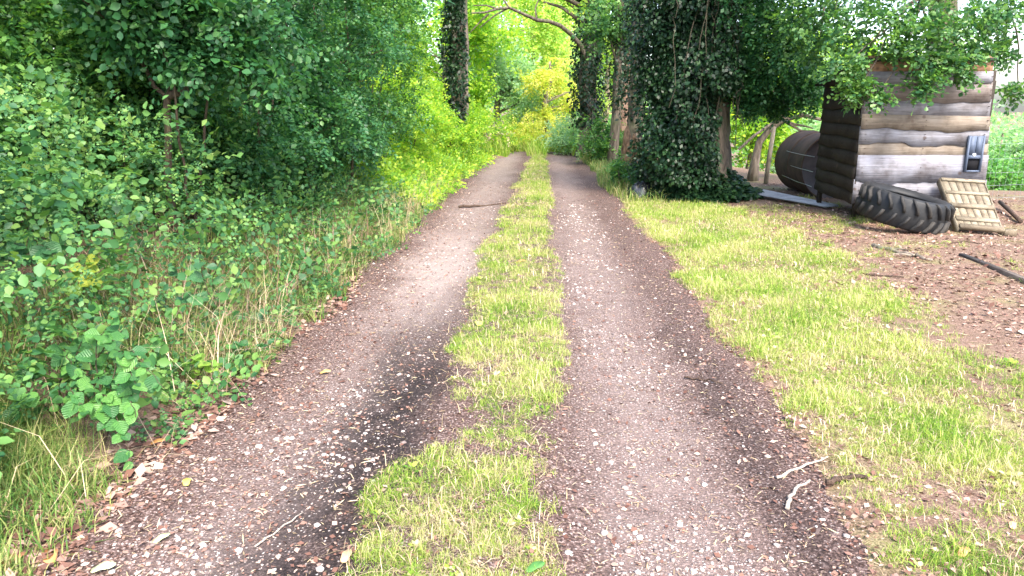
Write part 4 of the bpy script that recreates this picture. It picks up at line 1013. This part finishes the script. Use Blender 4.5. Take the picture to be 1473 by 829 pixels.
x = np.repeat(x, 3)+.06*rng.normal(size=3*len(x)); y = np.repeat(y, 3)+.06*rng.normal(size=len(x))
k = rng.random(len(x)) < .40; xt, yt = x[k]+.03*rng.normal(size=k.sum()), y[k]+.03*rng.normal(size=k.sum())
grass_obj('lawn_thatch', 'flattened straw lying through the lawn', np.stack([xt, yt, gz(xt, yt)+.004], -1), .025+.055*rng.random(len(xt)), .0009+.0005*rng.random(len(xt))+.00024*yt, np.full(len(xt), 1.15), 'straw')
# taller yellow grass where the track ends
x = -2.2+4.2*rng.random(7000); y = 23.2+4.5*rng.random(7000); k = (y > 25.2) | (x < -1.0) | (x > 1.0) | (abs(x+.1) < .3); x, y = x[k], y[k]
grass_obj('end_grass', 'tall yellow grass where the track disappears', np.stack([x, y, gz(x, y)], -1), .25+.45*rng.random(len(x)), .006+.005*rng.random(len(x)), np.full(len(x), .5), 'grass')
x = 1.15+.9*rng.random(5000); y = 12+11*rng.random(5000); k = x > edge_r(y)-.02; x, y = x[k], y[k]
grass_obj('right_verge_grass', 'green verge grass at the right of the far track', np.stack([x, y, gz(x, y)], -1), .10+.2*rng.random(len(x)), .004+.003*rng.random(len(x)), np.full(len(x), .7), 'vgrass')

# ================================================================== GRAVEL AND LEAF LITTER
def ico():
    p = (1+5**.5)/2; V = np.array([(-1,p,0),(1,p,0),(-1,-p,0),(1,-p,0),(0,-1,p),(0,1,p),(0,-1,-p),(0,1,-p),(p,0,-1),(p,0,1),(-p,0,-1),(-p,0,1)], float); V /= np.linalg.norm(V[0])
    F = np.array([(0,11,5),(0,5,1),(0,1,7),(0,7,10),(0,10,11),(1,5,9),(5,11,4),(11,10,2),(10,7,6),(7,1,8),(3,9,4),(3,4,2),(3,2,6),(3,6,8),(3,8,9),(4,9,5),(2,4,11),(6,2,10),(8,6,7),(9,8,1)])
    return V, F
IV, IF = ico()
OV = np.array([(1,0,0), (0,1,0), (-1,0,0), (0,-1,0), (0,0,1), (0,0,-1)], float); OF = np.array([(0,1,4), (1,2,4), (2,3,4), (3,0,4), (1,0,5), (2,1,5), (3,2,5), (0,3,5)])
def stones(P, S, IV=IV, IF=IF):
    n = len(P); tmpl = IV[None]*(1+.32*rng.normal(size=(n, len(IV), 1)).clip(-1, 1)*.7)*np.stack([.7+.6*rng.random(n), .6+.5*rng.random(n), .32+.3*rng.random(n)], -1)[:, None]
    a = rng.random(n)*2*pi; c, s = np.cos(a)[:, None], np.sin(a)[:, None]
    X = tmpl[..., 0]*c-tmpl[..., 1]*s; Y = tmpl[..., 0]*s+tmpl[..., 1]*c
    V = np.stack([X, Y, tmpl[..., 2]], -1)*S[:, None, None]+P[:, None]
    return V.reshape(-1, 3), (IF[None]+(np.arange(n)*len(IV))[:, None, None]).reshape(-1, 3)
n = 52000; y = 1.6+11*rng.random(n)**2.3; x = -1.75+3.1*rng.random(n)
w = .08+.9*np.exp(-((x-.52)/.26)**2)+.5*np.exp(-((x+1.12)/.26)**2)+.15*np.exp(-((x+.75)/.2)**2)
w *= .08+1.5*sstep(.36, .66, fbm(x*3.1, y*2.2, 71)); ins = (x > strip_l(y)) & (x < strip_r(y)); w = np.where(ins, w*.05, w)
k = (rng.random(n) < w) & (x > edge_l(y)) & (x < edge_r(y)); x, y = x[k], y[k]; n = len(x)
s = (.0022+.0135*rng.random(n)**4.5)*(.9+.05*y)
nr = y < 3.6; P_ = np.stack([x, y, tz(x, y)+s*.15], -1)
V, T = stones(P_[nr], s[nr]); V2, T2 = stones(P_[~nr], s[~nr], OV, OF); T = np.vstack([T, T2+len(V)]); V = np.vstack([V, V2])
tag(link('gravel', raw_mesh('gravel', V, None, T), STONE), 'pale gravel chips scattered in the wheel ruts', None, None, 'stuff')

CURL = (np.array([(-.5,-.3,0), (.1,-.42,.10), (.5,0,.02), (.1,.42,.12), (-.5,.3,.03)], float), np.array([(0,1,3,4)]))
def litter(name, label, x, y, zf, s, mat='litter', thin=False):
    n = len(x); P = np.stack([x, y, zf(x, y)+.004+s*.12*rng.random(n)], -1)
    D = np.stack([rng.normal(size=n), rng.normal(size=n), .25*rng.normal(size=n)], -1); M = frames(D, np.array([[0, 0, 1.0]]), .35)
    tm = LEAF_B if not thin else (LEAF_L[0]*np.array([.35, 1, .6]), LEAF_L[1])
    V, Q = scatter(tm, P, M, s*1.5)
    tag(link(name, raw_mesh(name, V, Q), LM[mat]), label, None, None, 'stuff')
n = 44000; y = 1.6+14*rng.random(n)**1.8; x = -1.8+3.2*rng.random(n)
w = .30+1.0*np.exp(-((x-XL-.15)/.5)**2)+.45*np.exp(-((x-XR+.05)/.22)**2); k = rng.random(n) < w; x, y = x[k], y[k]
litter('leaf_litter', 'crumbled brown and pale leaf litter on the track', x, y, tz, .005+.018*rng.random(len(x))**2.6)
n = 9000; y = 1.6+9*rng.random(n)**1.8; x = -1.7+3.0*rng.random(n)
litter('straw_bits', 'pale bits of dry stalk strewn over the track', x, y, tz, .008+.026*rng.random(n)**2.5, 'straw', True)
n = 9000; y = 1.6+7*rng.random(n)**1.5; x = edge_r(y)-.1+1.5*rng.random(n)**1.3
litter('lawn_edge_litter', 'brown bits and dead leaves at the edge of the lawn', x, y, gz, .006+.022*rng.random(n)**2.4)
n = 15000; y = 4.0+11*rng.random(n)**1.4; x = 2.2+6*rng.random(n); k = fbm(x*1.0, y*1.0, 72)+.3*sstep(2.6, 3.6, x) > .55; x, y = x[k], y[k]
litter('clearing_litter', 'pale dead leaves and bark bits on the bare ground before the hut', x, y, gz, .012+.035*rng.random(len(x))**2)
n = 16000; y = 2.6+9*rng.random(n)**1.3; x = 1.9+4.8*rng.random(n); k = x > 2.3+.5*fbm(x, y, 75)+.4*sstep(3, 6, y); x, y = x[k], y[k]
litter('bare_ground_litter', 'fine crumbs of bark and leaf on the bare ground right of the lawn', x, y, gz, .006+.022*rng.random(len(x))**2)
n = 5000; y = 2.6+9*rng.random(n)**1.3; x = 2.0+4.6*rng.random(n)
litter('bare_ground_straw', 'dry stalk bits on the bare ground before the hut', x, y, gz, .015+.04*rng.random(n)**2, 'straw', True)
n = 2600; y = 1.9+5*rng.random(n)**1.6; x = edge_l(y)-.25+.35*rng.random(n)
litter('verge_litter', 'brown dead leaves gathered along the left edge of the track', x, y, lambda a, b: np.maximum(gz(a, b), tz(a, b)), .014+.034*rng.random(n)**2)

# ================================================================== SINGLE SMALL THINGS
def stick(name, label, pts, r, m, cat='stick', twigs=0):
    P = np.array([(x_, y_, float(max(gz(x_, y_), tz(x_, y_) if XL < x_ < XR else -9))+z_) for x_, y_, z_ in pts]); B = P[0].copy()
    t = np.linspace(0, 1, 9); PP = np.stack([np.interp(t, np.linspace(0, 1, len(P)), P[:, k]) for k in range(3)], -1)
    PP[1:-1] += rng.normal(size=(7, 3))*r*.5
    mb = MB(); mb.tube(PP-B, np.linspace(r, r*.6, 9), 7, True, .15)
    for k in range(twigs):
        a = PP[rng.integers(2, 7)]; e = a+np.array([.12*rng.normal(), .12*rng.normal(), .03]); mb.tube(np.stack([a, (a+e)/2+.01, e])-B, [r*.5, r*.4, r*.2], 5, False)
    o = mb.build(name, m, None, True); o.location = B; tag(o, label, cat); return o
def g3(u, v, z=.012): a = G(u, v); return (a[0], a[1], z)
stick('stick', 'curved bone pale stick at the right edge of the track', [g3(1133, 727), g3(1137, 712), g3(1146, 699), g3(1165, 689)], .009, STICKP)
stick('stick', 'thick dark brown stick lying by the lawn edge', [g3(1188, 697), g3(1215, 696), g3(1246, 691)], .014, STICKM)
stick('stick', 'straight brown stick pointing at the pale curved stick', [g3(1118, 683), g3(1150, 672), g3(1190, 660)], .007, STICKP)
stick('stick', 'long dark branch lying across the left rut', [g3(660, 296), g3(690, 294), g3(728, 292)], .022, STICKM)
stick('twig', 'forked dark twig on the right side of the right rut', [g3(985, 536), g3(1012, 541), g3(1040, 549)], .007, STICKM, 'twig', 2)
stick('branch', 'grey fallen branch on the bare ground before the tyre', [g3(1255, 357), g3(1290, 366), g3(1315, 372), g3(1340, 378)], .028, BARK_L, 'branch', 3)
stick('twig', 'thin pale straight twig on the left rut near the bottom', [g3(365, 775), g3(400, 752), g3(435, 729)], .004, STICKP, 'twig')
stick('twig', 'short thin twig lying on the lawn edge below the clearing', [g3(1245, 396), g3(1280, 399), g3(1300, 401)], .010, STICKM, 'twig')
stick('twig', 'dark twig lying in front of the ramp foot', [g3(1365, 352), g3(1385, 350), g3(1412, 352)], .010, STICKM, 'twig')
rl = MB(); a_ = Vector((*G(1383, 369), .0)); b_ = Vector((*G(1490, 415), 0)); d_ = (b_-a_).normalized(); s_ = Vector((-d_.y, d_.x, 0))
V = [a_-s_*.03, a_+s_*.03, b_+s_*.035, b_-s_*.03]; za = float(gz(a_.x, a_.y)); zb2 = float(gz(b_.x, b_.y))
rl.add([(v.x, v.y, (za if i_ < 2 else zb2)-.03) for i_, v in enumerate(V)]+[(v.x, v.y, (za+.025 if i_ < 2 else zb2+.04)) for i_, v in enumerate(V)], [(0,3,2,1),(4,5,6,7),(0,1,5,4),(1,2,6,5),(2,3,7,6),(3,0,4,7)])
tag(rl.build('timber_rail', W_RAIL), 'old dark timber rail lying on the ground at the right edge', 'timber')
pl = MB(); a_ = Vector((*G(1437, 300), .0)); b_ = Vector((*G(1468, 322), 0))
pl.tube([(a_.x, a_.y, .10), ((a_.x+b_.x)/2, (a_.y+b_.y)/2, .07), (b_.x, b_.y, .03)], [.03, .03, .028], 6, True); tag(pl.build('pole', STICKM), 'short dark pole lying right of the ramp', 'pole')

# jagged split stump and plastic heap by the ivy tree
sp_ = AT(911, 232, 14.6); zst = float(gz(sp_.x, 14.6))
sg = thing('split_stump', 'tan freshly split jagged stump beside the track by the ivy tree', 'stump', (sp_.x, 14.6, zst))
sg.scale = (.80, .72, 1.35)
n = 14; rings = [(0, .30), (.12, .32), (.28, .28), (.42, .20), (.52, .10)]; V = []
for z_, r_ in rings:
    for j in range(n):
        a = 2*pi*j/n; rr = r_*(1+.18*sin(3*a+1)+.12*rng.normal()); zz_ = z_*(1+.45*sin(a*2+.5)+.28*rng.normal()) if z_ > .2 else z_-.03
        V.append((rr*cos(a)-.10*z_/.5, rr*sin(a)*.8, zz_))
V.append((-.02, 0, .60)); Q = [(i_*n+j, i_*n+(j+1) % n, (i_+1)*n+(j+1) % n, (i_+1)*n+j) for i_ in range(4) for j in range(n)]
mb = MB(); mb.add(V, Q, [(4*n+j, 4*n+(j+1) % n, 5*n) for j in range(n)]); mb.build('stump', FRESHW, sg)
mb = MB()
for a, b, r_ in (((-.30, -.1, .0), (-.05, -.15, .60), .05), ((.05, -.2, .1), (.16, -.1, .66), .06), ((-.42, -.15, .02), (-.1, -.25, .22), .04)): mb.tube(np.array([a, (np.array(a)+b)/2+.02, b]), [r_, r_*.8, r_*.25], 6, True, .2)
mb.build('splinter', FRESHW, sg)
mb = MB(); mb.tube([(-.5, -.32, .28), (-.1, -.34, .26), (.32, -.3, .10)], [.015, .018, .012], 5); mb.build('twig', STICKM, sg)
hp_ = AT(925, 258, 12.6); zz0 = float(gz(hp_.x, 12.6))
u = np.linspace(-1, 1, 22); U, Vv = np.meshgrid(u, u); hgt = .22*np.clip(1-(U**2+Vv**2), 0, 1)**.6+.07*(fbm(U*4+9, Vv*4, 81)-.5)*(1.2-(U**2+Vv**2)).clip(0)+.02
i, j = np.meshgrid(np.arange(21), np.arange(21), indexing='ij'); a = i*22+j
Vh = np.stack([U*.5, Vv*.35, hgt+np.where(U**2+Vv**2 > 1, -.06, 0)], -1).reshape(-1, 3)
hpo = link('plastic_sheet', raw_mesh('plastic_sheet', Vh, np.stack([a, a+1, a+23, a+22], -1).reshape(-1, 4)), PLASTIC); hpo.location = (hp_.x, 12.6, zz0); hpo.scale = (.55, .6, 1.2)
tag(hpo, 'crumpled black plastic sheet on the ground left of the ivy tree', 'plastic sheet')

bg_tree('leafy low plant in front of the split stump', 897, 238, 262, 13.9, .75, 'hazel', 6, 45, .18, name='low_plant', r=.01, rc=.16)
bg_tree('leafy low plant between the stump and the ivy tree', 932, 236, 268, 13.3, .6, 'hedge', 6, 45, .18, name='low_plant', r=.01, rc=.16)
# broad single leaves lying on the ground
def fallen(label, u, v, size, colr, rot):
    g = G(u, v); m = plain('fallen_leaf_'+str(u), colr, .7, .3, 0, .2, 40, tuple(c*1.3 for c in colr))
    th = np.linspace(0, 2*pi, 17)[:-1]; R_ = .5*(1+.16*np.cos(2*th)+.07*np.sin(5*th+rot))
    V = [(size*r_*cos(t)*1.25, size*r_*sin(t)*.8, size*.16*sin(t)**2+size*.08*cos(t+rot)) for r_, t in zip(R_, th)]+[(0, 0, 0)]
    k = 16; V += [(x_, y_, z_-.0015) for x_, y_, z_ in V]
    T = [(i_, (i_+1) % k, k) for i_ in range(k)]+[(k+1+(i_+1) % k, k+1+i_, 2*k+1) for i_ in range(k)]
    mb = MB(); mb.add(V, [(i_, k+1+i_, k+1+(i_+1) % k, (i_+1) % k) for i_ in range(k)], T)
    o = mb.build('fallen_leaf', m); z_ = max(float(gz(*g)), float(tz(*g)) if XL < g[0] < XR else -9); o.location = (g[0], g[1], z_+.012); o.rotation_euler = (.15, -.1, rot)
    tag(o, label, 'leaf', 'fallen leaves')
for a in (('curled orange brown leaf just below the trailing leafy plant', 226, 638, .05, (.42,.20,.07), .4), ('pale orange leaf at the left edge above the grass tuft', 48, 612, .055, (.50,.27,.13), 1.2),
          ('small yellow leaf on the left rut, right of the plants', 268, 693, .045, (.50,.42,.08), 2.0), ('pale green leaf in the bottom left corner litter', 148, 818, .06, (.40,.42,.24), .2),
          ('pale yellow green leaf up from the bottom left corner', 232, 773, .045, (.42,.44,.22), .9), ('rusty orange leaf among bottom left litter', 72, 803, .07, (.40,.17,.07), 2.2),
          ('dark brown leaf nearest the bottom left corner', 12, 822, .08, (.34,.15,.07), 1.0), ('green leaf at the bottom of the centre grass', 770, 822, .05, (.06,.17,.04), .5),
          ('tan curled leaf beside the centre grass at the bottom', 498, 797, .05, (.40,.27,.15), 1.5), ('yellow leaf on the left rut edge further up', 467, 529, .05, (.48,.34,.12), 0.1),
          ('orange leaf lying on the lawn near the bottom right', 1385, 803, .045, (.50,.25,.12), .7), ('small orange leaf on the centre grass further up', 749, 379, .07, (.45,.20,.08), .3),
          ('yellow leaf on the centre grass beyond the bare patch', 688, 469, .07, (.46,.40,.10), 1.9), ('salmon leaf on the lawn at the right edge', 1455, 762, .035, (.55,.28,.16), 1.1)): fallen(*a)

# larger pale stones one can pick out
def big_stone(label, u, v, s):
    g = G(u, v); V, T = stones(np.zeros((1, 3)), np.array([s])); o = link('stone', raw_mesh('stone', V, None, T), STONE); o.location = (g[0], g[1], float(tz(*g))+s*.2); tag(o, label, 'stone', 'larger stones on the track')
for a in (('square white stone on the dark soil of the left rut', 482, 611, .018), ('pale rounded stone at the lower left of the track', 355, 645, .018), ('white stone near the bottom of the left rut', 460, 810, .017),
          ('flat white stone below the square white stone', 537, 690, .017), ('rounded grey stone beside the centre grass in the right rut', 857, 631, .017), ('white stone low in the right rut, nearest the bottom edge', 870, 760, .02),
          ('pale stone alone on the brown edge right of the right rut', 1105, 650, .015), ('pale stone at the bottom below the curved stick', 1118, 775, .016), ('pale stone farthest right, at the bottom by the lawn edge', 1218, 770, .02)): big_stone(*a)

# leafy plants in the foreground of the bank, each leaf its own piece
def leaf_mesh(shape, nm, nm_seed=0.0):
    n = 16; t = np.linspace(0, 1, n//2+1)
    if shape == 'round': w = .40*np.sin(pi*t**.85)**.8
    elif shape == 'heart': w = .46*np.sin(pi*(t*.86+.14)**1.0)**.9*(1-.1*t)
    else: w = .24*np.sin(pi*t**.9)
    w[-1] = 0
    if shape != 'heart': w[0] = 0
    k = len(t); V = []; fold = .22
    for tt, ww in zip(t, w): V += [(-ww, tt, fold*ww-.10*tt*tt), (0, tt, -.10*tt*tt), (ww, tt, fold*ww-.10*tt*tt)]
    Q = []
    for i in range(k-1): Q += [(3*i, 3*i+1, 3*i+4, 3*i+3), (3*i+1, 3*i+2, 3*i+5, 3*i+4)]
    V = np.array(V, float); V[:, 2] += .05*np.sin(V[:, 1]*7+nm_seed)*np.abs(V[:, 0])*2+.10*np.sin(nm_seed*2.3)*V[:, 1]**2; V[:, 0] += .03*np.sin(V[:, 1]*9+nm_seed)*(V[:, 0] != 0)+.07*sin(nm_seed)*V[:, 1]**2
    me = raw_mesh(nm, V, Q, None, True); return me
def fmat(nm, cols):
    m = leafmat(nm, cols, .33, .42, 1.3); nt = m.node_tree
    oi = nt.nodes.new('ShaderNodeObjectInfo'); r = [n for n in nt.nodes if n.type == 'VALTORGB'][0]
    tc = nt.nodes.new('ShaderNodeTexCoord'); sp = nt.nodes.new('ShaderNodeSeparateXYZ'); nt.links.new(tc.outputs['Object'], sp.inputs[0])
    ax_ = math_(nt, 'ABSOLUTE', sp.outputs[0]); vv = math_(nt, 'SINE', math_(nt, 'MULTIPLY', math_(nt, 'SUBTRACT', sp.outputs[1], math_(nt, 'MULTIPLY', ax_, .8)), 42.0))
    bl_ = noise(nt, tc.outputs['Object'], 3.5, 4)
    f = math_(nt, 'ADD', math_(nt, 'MULTIPLY', oi.outputs['Random'], .8), math_(nt, 'MULTIPLY', math_(nt, 'SUBTRACT', bl_.outputs[0], .45), .7), True); nt.links.new(f, r.inputs[0])
    bp = nt.nodes.new('ShaderNodeBump'); bp.inputs['Strength'].default_value = .35; bp.inputs['Distance'].default_value = .02; nt.links.new(vv, bp.inputs['Height'])
    pb = [n for n in nt.nodes if n.type == 'BSDF_PRINCIPLED'][0]; nt.links.new(bp.outputs[0], pb.inputs['Normal']); return m
FM = {'fresh': fmat('plant_leaf_fresh', [(.035,.12,.035), (.06,.18,.045), (.085,.22,.05), (.12,.27,.06)]), 'lime': fmat('plant_leaf_lime', [(.14,.28,.04), (.22,.36,.05), (.34,.38,.06)]),
      'blue': fmat('plant_leaf_bluish', [(.035,.11,.045), (.05,.15,.055), (.075,.19,.06)])}
MESH = {}
def plant(name, label, stems, leaf_size, shape, mat, pairs, group='leafy plants at the front of the left bank', cat='plant'):
    b = np.array(stems[0][0]); t = thing(name, label, cat, tuple(b), group)
    key = (shape, mat)
    if key not in MESH:
        MESH[key] = [leaf_mesh(shape, 'leaf', 1.9*q_) for q_ in range(4)]
        for me_ in MESH[key]: me_.materials.append(FM[mat])
    for st in stems:
        P = np.array(st, float); tt = np.linspace(0, 1, 14); PP = np.stack([np.interp(tt, np.linspace(0, 1, len(P)), P[:, k]) for k in range(3)], -1); PP[1:-1] += .004*rng.normal(size=(12, 3))
        mb = MB(); mb.tube(PP-b, np.linspace(.0035, .0015, 14), 5, False); mb.build('stem', STEM, t, True)
        for i in range(pairs):
            q = .18+.8*(i+.3*rng.random())/pairs; idx = q*13; i0 = min(int(idx), 12); p = PP[i0]*(1-idx+i0)+PP[i0+1]*(idx-i0); ax = PP[i0+1]-PP[i0]
            for s in (-1, 1):
                if rng.random() < .1: continue
                a = rng.random()*pi; side = np.array([cos(a)*s, -.35+.25*rng.normal(), .15*rng.normal()])
                d = side+ax/np.linalg.norm(ax)*.45+np.array([.1, -.1, -.25])
                M = frames(d[None], np.array([[.3, -.75, .8]]), .30)[0]
                o = bpy.data.objects.new('leaf', MESH[key][rng.integers(0, 4)]); col.objects.link(o); o.parent = t
                sz = leaf_size*(.5+.8*rng.random()); mt = Matrix(M.tolist()).to_4x4(); o.matrix_local = Matrix.Translation(Vector(p-b)) @ mt @ Matrix.Scale(sz, 4)
def arc(u0, v0, Y0, u1, v1, Y1, u2, v2, Y2): return [tuple(AT(u0, v0, Y0)), tuple(AT(u1, v1, Y1)), tuple(AT(u2, v2, Y2))]
plant('trailing_plant', 'plant with round fresh green leaves trailing down at the bank front', [arc(150, 640, 3.05, 168, 500, 3.05, 200, 560, 2.90), arc(150, 640, 3.05, 150, 560, 3.0, 205, 690, 2.82), arc(150, 640, 3.05, 130, 540, 3.1, 160, 620, 2.9), arc(150, 640, 3.05, 180, 540, 3.1, 195, 600, 2.9), arc(150, 640, 3.05, 135, 490, 3.05, 180, 445, 2.95), arc(150, 640, 3.05, 185, 500, 3.0, 238, 560, 2.9)], .066, 'round', 'fresh', 10)
plant('trailing_plant', 'round leaved plant standing left of the trailing one', [arc(80, 600, 3.2, 60, 520, 3.2, 30, 545, 3.05), arc(80, 600, 3.2, 90, 500, 3.2, 110, 540, 3.1), arc(80, 600, 3.2, 120, 480, 3.25, 165, 490, 3.15), arc(80, 600, 3.2, 100, 560, 3.0, 130, 600, 2.9), arc(80, 600, 3.2, 40, 560, 3.0, 20, 600, 2.95)], .066, 'round', 'fresh', 8)
plant('broad_leaved_plant', 'broad pale green leaves rising above the trailing plants', [arc(120, 560, 3.5, 125, 470, 3.5, 130, 430, 3.45), arc(120, 560, 3.5, 90, 480, 3.5, 60, 460, 3.4), arc(120, 560, 3.5, 150, 500, 3.4, 185, 465, 3.35)], .08, 'heart', 'fresh', 5)
plant('lime_sprig', 'small lime green sprig at the track edge', [arc(275, 560, 3.85, 272, 525, 3.85, 285, 505, 3.8), arc(275, 560, 3.85, 290, 530, 3.8, 305, 520, 3.78)], .07, 'round', 'lime', 4)
plant('heart_leaved_climber', 'bluish heart shaped leaves in the dry grass, nearest the trailing plants', [arc(235, 470, 4.3, 240, 400, 4.3, 258, 375, 4.25), arc(235, 470, 4.3, 270, 420, 4.2, 285, 440, 4.15)], .075, 'heart', 'blue', 4)
plant('heart_leaved_climber', 'bluish heart shaped leaves in the dry grass, second from the trailing plants', [arc(310, 460, 4.6, 305, 400, 4.6, 322, 370, 4.55), arc(310, 460, 4.6, 290, 390, 4.6, 285, 365, 4.6)], .075, 'heart', 'blue', 3)
plant('heart_leaved_climber', 'lone bluish heart leaves at the edge of the dry grass', [arc(375, 490, 4.7, 378, 455, 4.7, 385, 440, 4.65)], .075, 'heart', 'blue', 3)
plant('bindweed', 'large dull green leaves at the left edge halfway up the bank', [arc(50, 440, 3.9, 45, 360, 3.9, 20, 350, 3.8), arc(50, 440, 3.9, 55, 350, 3.9, 85, 370, 3.8), arc(50, 440, 3.9, 30, 390, 3.8, 10, 400, 3.7)], .09, 'heart', 'blue', 4)
plant('lime_sprig', 'yellow green upright sprig above the broad leaves', [arc(120, 440, 4.0, 118, 390, 4.0, 125, 370, 4.0), arc(120, 440, 4.0, 135, 410, 4.0, 140, 400, 4.0)], .08, 'round', 'lime', 4)
plant('low_sprig', 'low green sprig by the litter at the track edge', [arc(245, 560, 3.8, 240, 500, 3.8, 225, 480, 3.8), arc(320, 560, 4.1, 335, 500, 4.1, 350, 490, 4.1)], .07, 'round', 'fresh', 5)
plant('pale_shoot', 'leafy shoot standing up in the bank, under the sapling', [arc(180, 260, 5.3, 178, 215, 5.3, 172, 170, 5.3)], .075, 'round', 'fresh', 6)

print('TRIS', sum(len(o.data.loops)-2*len(o.data.polygons) for o in col.objects if o.type == 'MESH'))
